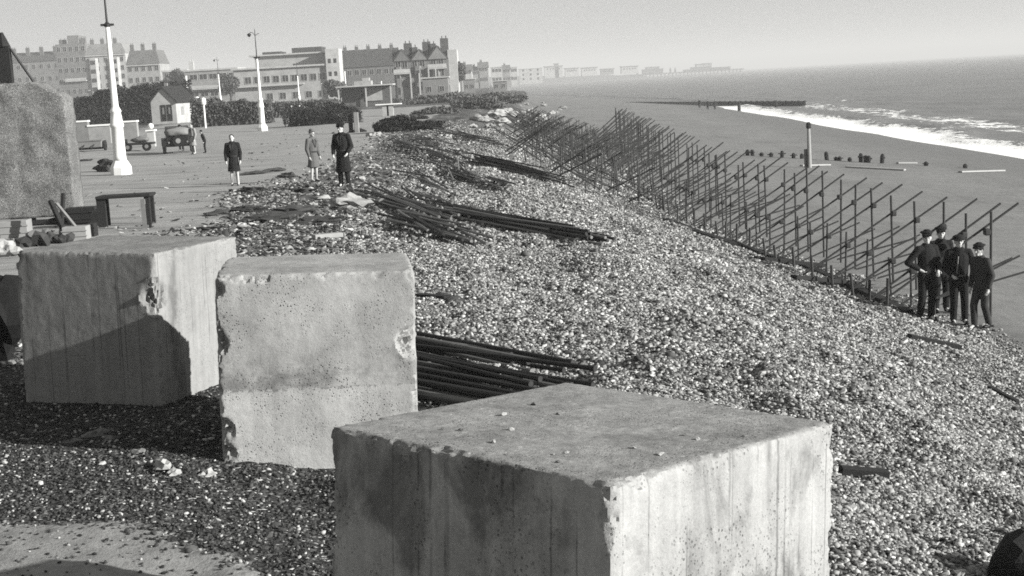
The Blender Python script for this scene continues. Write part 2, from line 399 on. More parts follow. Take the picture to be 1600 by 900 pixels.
# ------------------------------------------------------------------ haze
bm = bmesh.new(); box(bm, -3500, 4500, -80, 8600, -30, 75)
hz = part('haze', bm, None)
hm = bpy.data.materials.new('haze_air'); hm.use_nodes = True; t = hm.node_tree; t.nodes.clear()
pv = t.nodes.new('ShaderNodeVolumePrincipled'); pv.inputs['Color'].default_value = (.75, .75, .74, 1); pv.inputs['Density'].default_value = .00048
pv.inputs['Anisotropy'].default_value = 0.0
mo = t.nodes.new('ShaderNodeOutputMaterial'); t.links.new(pv.outputs[0], mo.inputs['Volume'])
hz.data.materials.append(hm); tag(hz, kind='stuff', label='pale sea haze thinning the far shore and houses')

# ------------------------------------------------------------------ concrete blocks
def block_mesh(sx, sy, sz, seed, chips=(), n=44, edge_r=.024, rough=.003):
    """cast concrete cube: worn edges, small spalls; origin at top centre"""
    bm = bmesh.new()
    vd = {}
    def V(i, j, k):
        key = (i, j, k)
        if key not in vd: vd[key] = bm.verts.new(((i / n - .5) * sx, (j / n - .5) * sy, (k / n - 1) * sz))
        return vd[key]
    for a in range(n):
        for c in range(n):
            for q in (((a, c, n), (a + 1, c, n), (a + 1, c + 1, n), (a, c + 1, n)),
                      ((a, 0, c), (a + 1, 0, c), (a + 1, 0, c + 1), (a, 0, c + 1)),
                      ((a, n, c), (a, n, c + 1), (a + 1, n, c + 1), (a + 1, n, c)),
                      ((0, a, c), (0, a, c + 1), (0, a + 1, c + 1), (0, a + 1, c)),
                      ((n, a, c), (n, a + 1, c), (n, a + 1, c + 1), (n, a, c + 1))):
                bm.faces.new([V(*p) for p in q])
    off = Vector((seed * 5.3, seed * 2.1, seed * 9.7))
    H = Vector((sx / 2, sy / 2, 0))
    for v in bm.verts:
        p = v.co.copy()
        dx = H.x - abs(p.x); dy = H.y - abs(p.y); dz = -p.z
        n1 = mnoise.noise(p * 3.0 + off); n2 = mnoise.noise(p * 11.0 + off); n3 = mnoise.noise(p * 30.0 + off)
        ds = sorted((dx, dy, dz)); e = math.hypot(ds[0], ds[1])        # distance to the nearest edge
        r = edge_r * (1 + .9 * n1 + 1.1 * n2 + 1.0 * n3)
        if mnoise.noise(p * 1.6 + off * 2) > .28: r *= 1.9
        cen = Vector((0, 0, -sz / 2)); 
        if e < r:
            k = (r - e) * .62
            dirx = Vector((-math.copysign(1, p.x) if dx < r else 0, -math.copysign(1, p.y) if dy < r else 0, -1 if dz < r else 0))
            if dirx.length: v.co += dirx.normalized() * k
        face = Vector((math.copysign(1, p.x) if dx < 1e-4 else 0, math.copysign(1, p.y) if dy < 1e-4 else 0, 1 if dz < 1e-4 else 0))
        amp = rough * (1.6 if dz < 1e-4 else 1.0)
        v.co += face * (amp * (.9 * n1 + .6 * n2 + .5 * n3))
        for (cx_, cy_, cz_, cr) in chips:
            d = (p - Vector((cx_, cy_, cz_))).length
            if d < cr * (1 + .35 * n2):
                v.co += (cen - p).normalized() * (cr - d) * (.75 + .6 * n3)
    me = me_from(bm, 'block', True)
    me.set_sharp_from_angle(angle=math.radians(32))
    return me
def place_block(q, name, label, mt, seed, chips=(), group='concrete anti-tank cubes on the shingle', **kw):
    x, y, z, yaw, tx, ty, sx, sy, sz = q
    me = block_mesh(sx, sy, sz, seed, chips, **kw)
    o = link(name, me, mt)
    R = Matrix.Rotation(ty, 4, 'Y') @ Matrix.Rotation(tx, 4, 'X') @ Matrix.Rotation(yaw, 4, 'Z')
    o.matrix_world = Matrix.Translation((x, y, z)) @ R
    return tag(o, label, 'concrete block', group)
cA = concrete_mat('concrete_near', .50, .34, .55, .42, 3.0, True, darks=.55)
cB = concrete_mat('concrete_mid', .50, .16, .85, .50, 9.0, joint=-.93)
cC = concrete_mat('concrete_left', .42, .26, .25, .22, 17.0, True)
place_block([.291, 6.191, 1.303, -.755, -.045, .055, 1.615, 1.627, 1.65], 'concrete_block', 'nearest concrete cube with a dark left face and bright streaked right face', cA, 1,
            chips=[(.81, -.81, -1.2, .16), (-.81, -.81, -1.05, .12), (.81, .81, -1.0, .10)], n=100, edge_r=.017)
place_block([-1.637, 11.812, 1.422, .111, -.012, .04, 1.583, 1.411, 1.68], 'concrete_block', 'middle concrete cube with pitted pale front face and chipped left edge', cB, 2,
            chips=[(-.79, -.7, -.10, .09), (-.79, -.7, -.46, .07), (-.79, -.7, -.54, .10), (.79, -.7, -.56, .17), (-.79, -.7, -1.25, .12), (-.79, -.7, -1.45, .12), (-.4, -.72, -.02, .06), (.5, -.72, -.02, .05), (.79, -.7, -.02, .08)], n=90)
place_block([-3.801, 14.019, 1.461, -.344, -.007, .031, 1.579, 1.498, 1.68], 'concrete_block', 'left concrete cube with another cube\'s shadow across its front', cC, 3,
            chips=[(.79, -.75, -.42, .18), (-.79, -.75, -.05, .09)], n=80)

# ------------------------------------------------------------------ pebbles (stuff)
def pebble_proto(seed, sq):
    bm = bmesh.new(); rock_bm(bm, (0, 0, 0), .5, sq, seed, 1, .5)
    return me_from(bm, 'pebble', seed % 2 == 1)
pb = NB('pebble_flint')
oi = pb.n('ShaderNodeObjectInfo')
pc = pb.ramp(oi.outputs['Random'], [(0, .05), (.2, .14), (.5, .32), (.8, .56), (1, .95)])
pb.grey(pb.mth('MULTIPLY', pc, pb.ramp(pb.noise(pb.objco(), 3, 3), [(.3, .8), (.7, 1.15)])))
pb.p.inputs['Roughness'].default_value = .75
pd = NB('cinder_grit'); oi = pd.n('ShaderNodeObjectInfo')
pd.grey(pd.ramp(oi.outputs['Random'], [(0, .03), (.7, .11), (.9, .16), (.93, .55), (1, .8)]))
def scatter(name, pts, scales, protos, mt, label):
    me = bpy.data.meshes.new(name); me.vertices.add(len(pts)); me.vertices.foreach_set('co', np.asarray(pts, np.float32).ravel())
    add_att(me, 'psize', scales)
    me.update()
    o = link(name, me)
    tree = bpy.data.node_groups.new(name + '_nodes', 'GeometryNodeTree')
    tree.interface.new_socket('Geometry', in_out='INPUT', socket_type='NodeSocketGeometry')
    tree.interface.new_socket('Geometry', in_out='OUTPUT', socket_type='NodeSocketGeometry')
    gi = tree.nodes.new('NodeGroupInput'); go = tree.nodes.new('NodeGroupOutput')
    jn = tree.nodes.new('GeometryNodeJoinGeometry')
    na = tree.nodes.new('GeometryNodeInputNamedAttribute'); na.data_type = 'FLOAT'; na.inputs[0].default_value = 'psize'
    ix = tree.nodes.new('GeometryNodeInputIndex')
    pcol = bpy.data.collections.new(name + '_shapes')
    for k, pm in enumerate(protos):
        po = bpy.data.objects.new('pebble_shape', pm); pcol.objects.link(po); pm.materials.append(mt)
        oi_ = tree.nodes.new('GeometryNodeObjectInfo'); oi_.inputs[0].default_value = po; oi_.inputs['As Instance'].default_value = True
        ip = tree.nodes.new('GeometryNodeInstanceOnPoints')
        md = tree.nodes.new('FunctionNodeCompare'); md.data_type = 'INT'; md.operation = 'EQUAL'
        mo_ = tree.nodes.new('ShaderNodeMath'); mo_.operation = 'MODULO'; mo_.inputs[1].default_value = len(protos)
        tree.links.new(ix.outputs[0], mo_.inputs[0]); tree.links.new(mo_.outputs[0], md.inputs[2]); md.inputs[3].default_value = k
        rr = tree.nodes.new('FunctionNodeRandomValue'); rr.data_type = 'FLOAT_VECTOR'
        rr.inputs[0].default_value = (-.5, -.5, 0); rr.inputs[1].default_value = (.5, .5, 6.283)
        tree.links.new(gi.outputs[0], ip.inputs['Points']); tree.links.new(md.outputs[0], ip.inputs['Selection'])
        tree.links.new(oi_.outputs['Geometry'], ip.inputs['Instance']); tree.links.new(rr.outputs[0], ip.inputs['Rotation'])
        tree.links.new(na.outputs[0], ip.inputs['Scale']); tree.links.new(ip.outputs[0], jn.inputs[0])
    tree.links.new(jn.outputs[0], go.inputs[0])
    md_ = o.modifiers.new('scatter', 'NODES'); md_.node_group = tree
    tag(o, label, kind='stuff'); return o
def in_view(p, mx=90, my=60):
    d = p - np.array([0, 0, CAM_H]); z = d @ np.array(cF); u = 800 + FOC * (d @ np.array(cR)) / z; v = 450 - FOC * (d @ np.array(cU)) / z
    return (z > 1) & (u > -mx) & (u < 1600 + mx) & (v > -my) & (v < 900 + my)
BLK = [(.291, 6.191, .755, 1.62), (-1.637, 11.812, .111, 1.55), (-3.801, 14.019, -.344, 1.55)]
def off_blocks(x, y):
    k = np.ones(len(x), bool)
    for bx_, by_, a, s_ in BLK:
        dx, dy = x - bx_, y - by_; s0 = s_ / 2 - .03
        if a == .755: a = -.755
        u = dx * math.cos(a) + dy * math.sin(a); v = -dx * math.sin(a) + dy * math.cos(a)
        k &= ~((abs(u) < s0) & (abs(v) < s0))
    return k
def pebble_pts(n, x0, x1, y0, y1, size, wfun):
    x = rng.uniform(x0, x1, n); y = rng.uniform(y0, y1, n)
    keep = rng.uniform(0, 1, n) < wfun(x, y)
    x = x[keep]; y = y[keep]
    k = off_blocks(x, y); x = x[k]; y = y[k]
    z = ground_z(x, y); s = size * np.exp(rng.normal(0, .32, len(x)))
    p = np.stack([x, y, z + s * .12], -1); k = in_view(p)
    return p[k], s[k]
shw = lambda x, y: sm(x + (fbm(x * .9, y * .9, 55) - .5) * .5, -1.3, -.4) * np.where(y > 11.5, 1, sm(x, -.9, -.2)) * (1 - sm(x + (fbm(x * .9, y * .9, 55) - .5) * 1.6, 8.6 + drift(y), 9.8 + drift(y)))
shw2 = lambda x, y: sm(x + (fbm(x * .9, y * .9, 55) - .5) * 2, -4.2, -2.2) * (1 - sm(x + (fbm(x * .9, y * .9, 55) - .5) * 1.6, 8.6 + drift(y), 9.8 + drift(y)))
protos = [pebble_proto(s_, q_) for s_, q_ in ((0, (1, .75, .5)), (1, (.9, .8, .62)), (2, (1.1, .6, .45)), (5, (.8, .7, .6)))]
A1 = pebble_pts(170000, -1.4, 6.5, 5.5, 14, .036, shw)
A2 = pebble_pts(190000, -3.5, 10.5, 14, 26, .047, shw2)
A3 = pebble_pts(110000, -5, 11, 26, 44, .064, shw2)
A4 = pebble_pts(80000, -6, 9, 44, 95, .085, shw2)
pts = np.concatenate([A1[0], A2[0], A3[0], A4[0]]); sc_ = np.concatenate([A1[1], A2[1], A3[1], A4[1]])
_pk = rng.uniform(0, 1, len(pts)) > .55 * sm(fbm(pts[:, 0] * .7 + pts[:, 1] * .2, pts[:, 1] * .35, 140), .5, .66)
pts, sc_ = pts[_pk], sc_[_pk]
scatter('shingle', pts, sc_, protos, pb.m, 'pale and dark flint pebbles covering the beach')
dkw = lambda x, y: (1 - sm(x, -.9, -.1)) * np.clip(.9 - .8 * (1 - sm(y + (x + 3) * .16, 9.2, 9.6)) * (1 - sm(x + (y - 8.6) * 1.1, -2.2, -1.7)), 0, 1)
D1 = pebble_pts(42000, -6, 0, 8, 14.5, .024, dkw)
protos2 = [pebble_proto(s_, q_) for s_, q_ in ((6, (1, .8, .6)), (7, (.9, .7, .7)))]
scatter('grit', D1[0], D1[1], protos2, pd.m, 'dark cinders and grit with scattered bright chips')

rubw = lambda x, y: sm(-(x + (fbm(x * .9, y * .9, 55) - .5) * 1.2), 1.9, 3.2) * (1 - .985 * sm(-(x + (fbm(x * .12, y * .12, 58) - .5) + (fbm(x * .7, y * .4, 91) - .5) * 3), 6.2, 8.0)) * (.35 + .65 * sm(fbm(x * .8, y * .5, 77), .35, .6))
B1 = pebble_pts(42000, -11, -1.5, 15.5, 44, .085, rubw)
B2 = pebble_pts(26000, -16, 0, 44, 110, .11, rubw)
rb_ = NB('broken_rubble'); oi = rb_.n('ShaderNodeObjectInfo')
rb_.grey(rb_.ramp(oi.outputs['Random'], [(0, .03), (.35, .10), (.6, .26), (.85, .45), (1, .9)]))
protos3 = [pebble_proto(s_, q_) for s_, q_ in ((10, (1.2, .6, .35)), (12, (1, .8, .45)), (14, (1.6, .4, .25)))]
scatter('rubble', np.concatenate([B1[0], B2[0]]), np.concatenate([B1[1], B2[1]]), protos3, rb_.m, 'fine broken rubble and torn turf along the promenade edge')

# ------------------------------------------------------------------ loose stones and rubble
stone_m = rough_mat('pale_rubble', .55, .3, 6, .5, .02, 30)
dark_m = rough_mat('dark_rubble', .08, .4, 6, .5, .02, 30)
mid_m = rough_mat('mid_rubble', .25, .4, 6, .5, .02, 30)
def rock(px, py, r, mt, label, sq=(1, .8, .6), seed=None, group=None, name='stone', cat='stone', sink=.25):
    p = G(px, py); bm = bmesh.new(); seed = random.random() * 50 if seed is None else seed
    rock_bm(bm, (0, 0, 0), r, sq, seed, 3 if r > .2 else 2, .8)
    o = part(name, bm, mt, None, False); o.location = (p.x, p.y, p.z + r * sq[2] * (1 - sink) - .02); o.rotation_euler = (0, 0, random.uniform(0, 6))
    return tag(o, label, cat, group)
rock(256, 733, .085, stone_m, 'pale stone lying at the edge of the deep shadow before the middle cube', (1.1, .8, .7), 2)
rock(272, 741, .05, stone_m, 'small pale stone beside the larger one at the shadow edge', (1.1, .8, .7), 4)
rock(325, 742, .06, stone_m, 'pale stone against the foot of the middle cube', (1.3, .8, .6), 5)
for k, (px, py, r) in enumerate([(120, 690, .05), (140, 683, .07), (158, 680, .08), (172, 687, .05), (215, 707, .05), (105, 693, .04)]):
    rock(px, py, r, mid_m, 'grey lump of rubble in the black shadow under the left cube', (1.2, .8, .6), k + 20, 'rubble lumps in the shadow under the left cube')
RUB = [(752, 190, .9), (775, 182, 1.1), (792, 178, 1.0), (810, 184, 1.2), (828, 176, .9), (846, 186, 1.0), (862, 178, .9), (784, 194, .8), (815, 196, .9), (838, 198, .8), (868, 194, .8), (878, 170, .9), (850, 166, .9), (822, 164, .8), (765, 200, .6)]
for k, (px, py, r) in enumerate(RUB):
    rock(px, py, r * .62, stone_m, 'pale broken lump in the far rubble heap before the scaffolding', (1.3, .9, .5), k + 40, 'pale lumps of the far rubble heap')
for k in range(26):
    rock(random.uniform(735, 905), random.uniform(158, 206), random.uniform(.16, .36), stone_m if random.random() < .7 else mid_m, 'smaller broken lump scattered round the far rubble heap', (1.3, .9, .6), k + 400, 'smaller lumps round the far rubble heap')
RB2 = [(533, 324, .22), (520, 320, .13), (548, 316, .2), (505, 312, .14), (560, 322, .2), (543, 330, .14), (576, 250, .14), (585, 262, .16), (610, 272, .14), (577, 214, .2), (590, 212, .24), (600, 214, .16), (595, 318, .13), (566, 280, .12), (490, 322, .12), (700, 216, .22), (720, 236, .2), (735, 240, .2)]
for k, (px, py, r) in enumerate(RB2):
    rock(px, py, r, stone_m, 'pale lump of rubble by the promenade edge behind the cubes', (1.5, .9, .6), k + 70, 'pale rubble lumps along the promenade edge')
_qa = [.291, 6.191, 1.303, -.755, -.045, .055]
_Ra = Matrix.Translation(_qa[:3]) @ Matrix.Rotation(_qa[5], 4, 'Y') @ Matrix.Rotation(_qa[4], 4, 'X') @ Matrix.Rotation(_qa[3], 4, 'Z')
for k in range(16):
    a_, b_ = random.uniform(-.7, .7), random.uniform(-.75, .3); r = random.uniform(.006, .013); c_ = _Ra @ Vector((a_, b_, r * .35))
    bm = bmesh.new(); rock_bm(bm, (0, 0, 0), r, (1.4, .9, .6), k * 3.3, 1, .8); o = part('stone', bm, stone_m if k % 3 else mid_m); o.location = c_; o.rotation_euler = (0, 0, k)
    tag(o, 'tiny crumb of stone lying on the top of the nearest cube', 'stone', 'crumbs on top of the nearest cube')
DR = [(430, 268, .3), (450, 276, .35), (470, 300, .28), (400, 272, .3), (395, 300, .35), (440, 338, .3), (460, 332, .35), (420, 345, .3), (390, 330, .3), (350, 334, .25), (500, 348, .3), (330, 360, .22), (640, 322, .25), (560, 206, .5), (655, 186, .8), (480, 312, .25), (705, 470, .14), (690, 462, .12), (1345, 742, .0)]
for k, (px, py, r) in enumerate(DR[:-1]):
    rock(px, py, r, dark_m, 'dark clod of earth and weed on the torn ground beside the promenade', (1.7, .8, .3), k + 90, 'dark clods on the torn ground', 'clod', 'clod', .4)
_p = G(1640, 925); bm = bmesh.new(); rock_bm(bm, (0, 0, 0), .34, (1, .9, 1.0), 61, 3, .45)
o = part('boulder', bm, rough_mat('tarred_rock', .025, .5, 8, .6, .02, 40)); o.location = (_p.x, _p.y, _p.z + .1); tag(o, 'near-black tarred boulder cut off by the lower right corner of the picture', 'boulder')
# broken timber / plank pieces
wood_m = rough_mat('weathered_timber', .30, .35, 5, .4, .006, 60)
dwood_m = rough_mat('dark_timber', .035, .4, 5, .4, .006, 60)
pale_m = rough_mat('pale_board', .55, .2, 5, .2, .006, 60)
def plank(p0, p1, w, h, mt, name, label, cat='plank', group=None):
    p0 = Vector(p0); p1 = Vector(p1); L = (p1 - p0).length; bm = bmesh.new()
    box(bm, 0, L, -w / 2, w / 2, -h / 2, h / 2, bev=min(w, h) * .12)
    o = part(name, bm, mt); d = (p1 - p0).normalized()
    o.rotation_euler = d.to_track_quat('X', 'Z').to_euler(); o.location = p0
    return tag(o, label, cat, group)
def gplank(a, b_, w, h, mt, name, label, dz=.05, **k):
    A_ = G(*a); B_ = G(*b_); A_.z += dz; B_.z += dz
    return plank(A_, B_, w, h, mt, name, label, **k)
gplank((490, 376), (534, 372), .22, .09, pale_m, 'plank', 'pale plank lying on the rubble behind the middle cube', .07)
gplank((1312, 742), (1388, 748), .10, .09, dwood_m, 'timber_baulk', 'dark timber baulk lying on the shingle right of the nearest cube', .03)
gplank((1545, 608), (1590, 632), .07, .05, dwood_m, 'timber_baulk', 'dark driftwood stick near the right edge of the shingle', .03)
gplank((1420, 528), (1500, 545), .16, .08, dwood_m, 'timber_baulk', 'dark low baulk on the shingle below the group of four men', .03)
gplank((652, 466), (700, 470), .14, .08, dwood_m, 'timber_baulk', 'dark baulk on the shingle just right of the middle cube', .03)
for k, (a, b_) in enumerate([((1090, 365), (1145, 384)), ((1140, 380), (1200, 402)), ((1200, 402), (1262, 420)), ((1262, 420), (1330, 450)), ((1330, 450), (1420, 492)), ((1040, 345), (1092, 366)), ((1180, 406), (1290, 418)), ((1240, 436), (1340, 446))]):
    gplank(a, b_, .2, .1, dwood_m, 'timber_baulk', 'dark tarred baulk in the line along the foot of the scaffolding', .05, group='tarred baulks along the foot of the scaffolding')

# ------------------------------------------------------------------ piles of scaffold tubes
tube_m = rough_mat('rusty_tube', .045, .4, 8, .2, .002, 40, .6)
tube_m2 = rough_mat('worn_glint_tube', .30, .4, 8, .2, .002, 40, .5)  # worn tubes; paler base colour also stands for highlights on the metal
def tube_proto(L, mt):
    bm = bmesh.new(); tube(bm, (-L / 2, 0, 0), (L / 2, 0, 0), .025, n=8)
    tube(bm, (L / 2 - .02, 0, 0), (L / 2 + .05, 0, 0), .031, n=8)
    me = me_from(bm, 'scaffold_tube'); me.materials.append(mt); return me
tmesh = {(L, i): tube_proto(L, mt) for L in (3.2, 5.0, 6.5) for i, mt in enumerate((tube_m, tube_m, tube_m2))}
def pile(pa, pb_, n, width, height, L, label, group, seed, curve=0.0, fan=.06):
    rr = random.Random(seed); A_ = G(*pa); B_ = G(*pb_); D = (B_ - A_); tot = D.length; D.normalize(); side = Vector((-D.y, D.x, 0)).normalized()
    for i in range(n):
        u = rr.random(); s = rr.uniform(L * .4, max(tot - L * .4, L * .41)); off = rr.uniform(-.5, .5) * width
        lv = rr.random() ** 1.5 * height * (1 - abs(off) / width)
        c_ = A_ + D * s + side * (off + curve * math.sin(math.pi * s / tot))
        ang = math.atan2(D.y, D.x) + rr.uniform(-fan, fan) + curve * math.cos(math.pi * s / tot) * -.25
        dv = Vector((math.cos(ang), math.sin(ang), 0)) * L / 2
        e0 = c_ - dv; e1 = c_ + dv; z0 = gz(e0.x, e0.y) + .09 + lv; z1 = gz(e1.x, e1.y) + .09 + lv * rr.uniform(0.2, 1); zc = gz(c_.x, c_.y) + .05
        if (z0 + z1) / 2 < zc: z0 += zc - (z0 + z1) / 2; z1 += zc - (z0 + z1) / 2
        o = bpy.data.objects.new('scaffold_tube', tmesh[(L, rr.choice((0, 1, 2)))]); COL.objects.link(o)
        o.location = (c_.x, c_.y, (z0 + z1) / 2); o.rotation_euler = (0, -math.atan2(z1 - z0, L), ang)
        tag(o, label, 'scaffold tube', group)
pile((562, 302), (700, 352), 22, .8, .25, 5.0, 'dark scaffold tube in the nearer pile right of the two standing men', 'tubes of the near long pile, promenade end', 1)
pile((680, 340), (930, 380), 30, .55, .25, 5.0, 'dark scaffold tube in the near long pile where it runs out onto the shingle', 'tubes of the near long pile, beach end', 2, fan=.04)
pile((612, 345), (742, 388), 24, .9, .22, 3.2, 'dark scaffold tube in the short pile in front of the near long pile', 'tubes of the short pile before the near long one', 3, fan=.14)
pile((613, 226), (740, 262), 34, 1.3, .45, 5.0, 'dark scaffold tube in the second pile beyond the two standing men', 'tubes of the second pile, promenade end', 4)
pile((735, 256), (872, 286), 32, .8, .4, 5.0, 'dark scaffold tube in the second pile where it runs out onto the shingle', 'tubes of the second pile, beach end', 5, fan=.04)
pile((658, 238), (735, 290), 26, 1.0, .35, 3.2, 'dark scaffold tube in the steep short pile below the second pile', 'tubes of the short pile below the second pile', 6, fan=.1)
pile((640, 270), (722, 314), 10, .8, .15, 3.2, 'scattered scaffold tube on the pale shingle left of the piles', 'scattered tubes between the piles', 7, fan=.3)
pile((672, 206), (818, 243), 20, 1.3, .35, 6.5, 'dark scaffold tube in the farthest pile before the rubble heap', 'tubes of the farthest pile', 8)
def near_pile():
    rr = random.Random(5)
    for i in range(40):
        px = rr.uniform(640, 745); py = 553 + i * 2.2 + rr.uniform(-3, 3)
        p = G(px, py); L = 3.2
        o = bpy.data.objects.new('scaffold_tube', tmesh[(L, rr.choice((0, 1, 2)))]); COL.objects.link(o)
        ang = -.85 + rr.uniform(-.10, .10)
        o.location = (p.x, p.y, p.z + .05 + rr.random() ** 2 * .14); o.rotation_euler = (0, rr.uniform(-.01, .02), ang)
        tag(o, 'long scaffold tube lying between the middle cube and the nearest cube', 'scaffold tube', 'tubes lying between the two nearer cubes')
near_pile()
pile((628, 300), (760, 352), 16, .5, .15, 3.2, 'dark scaffold tube in the thin row above the near long pile', 'tubes of the thin row above the near long pile', 31, fan=.08)
pile((690, 262), (800, 300), 16, .6, .15, 3.2, 'dark scaffold tube in the row under the beach end of the second pile', 'tubes of the row under the second pile', 32, fan=.1)
pile((600, 212), (720, 234), 14, .9, .25, 5.0, 'dark scaffold tube in the row between the second and the farthest pile', 'tubes of the row between second and farthest pile', 33, fan=.08)

# ------------------------------------------------------------------ beach scaffolding
pole_m = rough_mat('scaffold_pole', .075, .35, 6, .2, .003, 40, .6)
def pole_mesh(p0, p1, r=.028):
    bm = bmesh.new(); tube(bm, p0, p1, r, n=6); me = me_from(bm, 'pole'); me.materials.append(pole_m); return me
def frame_variant(seed, brace=True):
    rr = random.Random(seed); j = lambda a: rr.uniform(-a, a)
    P_ = [((2.35 + j(.05), 0, -1.3), (2.35 + j(.08), j(.05), 1.78 + j(.12)), .027),
          ((1.2 + j(.1), .05, -.9), (1.22 + j(.1), .05, .85 + j(.12)), .024),
          ((.28 + j(.1), -.04, -.5), (.28 + j(.05), -.04, .52 + j(.12)), .032),
          ((-.15 + j(.1), .06, -.10), (3.15 + j(.2), .06 + j(.1), 1.82 + j(.1)), .025),
          ((.55 + j(.1), -.06, -.15), (2.75 + j(.25), -.06, .72 + j(.12)), .021)]
    if brace: P_.append(((1.3 + j(.2), .08, .1), (3.3 + j(.2), .08, .62 + j(.2)), .022))
    return P_
fv = []
for s_ in range(6):
    fv.append([pole_mesh(a, b_, r_) for a, b_, r_ in frame_variant(s_, s_ % 2 == 0)])
coup_bm = bmesh.new(); box(coup_bm, 2.29, 2.41, -.07, .09, 1.24, 1.36, bev=.02); box(coup_bm, 1.16, 1.28, -.06, .1, .60, .71, bev=.02)
coup_me = me_from(coup_bm, 'coupler'); coup_me.materials.append(pole_m)
def ORD(k):
    a_ = 'nearest second third fourth fifth sixth seventh eighth ninth tenth eleventh twelfth thirteenth fourteenth fifteenth sixteenth seventeenth eighteenth nineteenth'.split()
    t_ = {2: ('twentieth', 'twenty'), 3: ('thirtieth', 'thirty'), 4: ('fortieth', 'forty'), 5: ('fiftieth', 'fifty'), 6: ('sixtieth', 'sixty'), 7: ('seventieth', 'seventy'), 8: ('eightieth', 'eighty'), 9: ('ninetieth', 'ninety')}
    k += 1
    if k < 20: return a_[k - 1]
    return t_[k // 10][0] if k % 10 == 0 else t_[k // 10][1] + '-' + ('first' if k % 10 == 1 else a_[k % 10 - 1])
fy = 28.5; k = 0
while fy < 124:
    p = None
    fx = float(np.interp(fy, [24, 30, 40, 50, 75, 100, 125], [7.7, 7.35, 6.3, 5.3, 5.7, 6.7, 7.5]))
    lab = ORD(k) + ' tube frame of the beach barrier, counted from the group of four men'
    th = thing('beach_barrier', lab, 'scaffold frame', (fx + random.uniform(-.08, .08), fy, gz(fx, fy) - .05), random.uniform(-.05, .05) + (.06 if fy > 40 else 0),
               'scaffold frames of the beach barrier')
    th.scale = (1, 1, float(np.interp(fy, [24, 40, 55, 80, 120], [1.10, 1.10, 1.13, 1.22, 1.35])))
    for me in fv[random.randrange(6)]: link('pole', me, None, th)
    if fy < 60: link('coupler', coup_me, None, th)
    fy += 1.3 if fy < 50 else 1.55; k += 1
# second, jumbled row on the landward side further along
jv = []
for s_ in range(5):
    rr = random.Random(100 + s_); j = lambda a: rr.uniform(-a, a)
    jv.append([pole_mesh((0 + j(.3), j(.3), -.3), (.1 + j(.3), j(.3), 1.3 + j(.3))), pole_mesh((-1.1 + j(.2), j(.3), -.05), (1.5 + j(.3), j(.3), 1.1 + j(.3))),
               pole_mesh((1.3 + j(.2), j(.3), -.2), (-.9 + j(.3), j(.3), 1.15 + j(.3))), pole_mesh((.9 + j(.3), .2, -.5), (1.0 + j(.3), .2 + j(.2), 1.25 + j(.3)))])
fy = 52.0; k2 = 0
while fy < 126:
    for q in range(2 if fy < 62 else 3):
        fx = float(np.interp(fy, [52, 60, 75, 100, 122], [4.6, 4.4, 4.6, 5.2, 6.0])) + random.uniform(-.8, .5) - 1.7 * q
        th = thing('tube_obstacle', ORD(k2) + ' low jumbled tube obstacle landward of the far beach barrier, counted from the near end', 'beach obstacle', (fx, fy, gz(fx, fy)), random.uniform(-.5, .5), 'low tube obstacles beside the far barrier'); k2 += 1
        for me in jv[random.randrange(5)]: link('pole', me, None, th)
    fy += 2.6

# ------------------------------------------------------------------ old groyne, beach post, far groyne
gp = G(1265, 262); th = thing('beach_post', 'tall pale post with dark top standing on the sand beyond the scaffolding', 'post', gp)
bm = bmesh.new(); lathe(bm, [(.13, -.3), (.12, 1.0), (.10, 2.1), (.09, 2.3)], 10); part('shaft', bm, rough_mat('pale_post', .5, .3, 3), th)
bm = bmesh.new(); lathe(bm, [(.11, 2.302), (.15, 2.34), (.15, 2.58), (.06, 2.68)], 10); part('cap', bm, dwood_m, th)
bm = bmesh.new(); box(bm, -.28, -.132, -.05, .12, -.3, 1.1); part('stay', bm, dwood_m, th)
rr = random.Random(9)
for k, px in enumerate([1168, 1176, 1190, 1205, 1222, 1240, 1253, 1292, 1306, 1312, 1328, 1345, 1352, 1357, 1378, 1447, 1508]):
    p = G(px, 243 + (px - 1168) * .058); h = rr.uniform(.2, .55) if px < 1400 else .22
    bm = bmesh.new(); lathe(bm, [(.12, -.3), (.14, h * .7), (.11, h), (.05, h + .05)], 8); box(bm, -.2 * rr.random() - .1, .25, -.06, .06, h * .55, h * .75)
    o = part('groyne_stump', bm, dwood_m); o.location = p; o.rotation_euler = (rr.uniform(-.1, .1), rr.uniform(-.1, .1), rr.uniform(0, 3))
    tag(o, (ORD(k).replace('nearest', 'first')) + ' dark stump of the old groyne on the sand, counted from its landward end', 'timber stump', 'stumps of the old groyne')
wet_m = rough_mat('wet_sheen_board', .6, .15, 3, .1, .005, 20, .5)  # pale base colour stands for the reflection on the wet boards
for k, (a, b_, l_) in enumerate([((1252, 260), (1296, 259), 'first'), ((1322, 262), (1414, 267), 'second'), ((1402, 256), (1432, 256), 'third'), ((1500, 270), (1568, 268), 'last')]):
    gplank(a, b_, .3, .09, wet_m, 'groyne_board', l_ + ' old groyne board with its wet sheen painted pale, counted from the tall post seaward', .06)
a = G(1090, 152.5); 
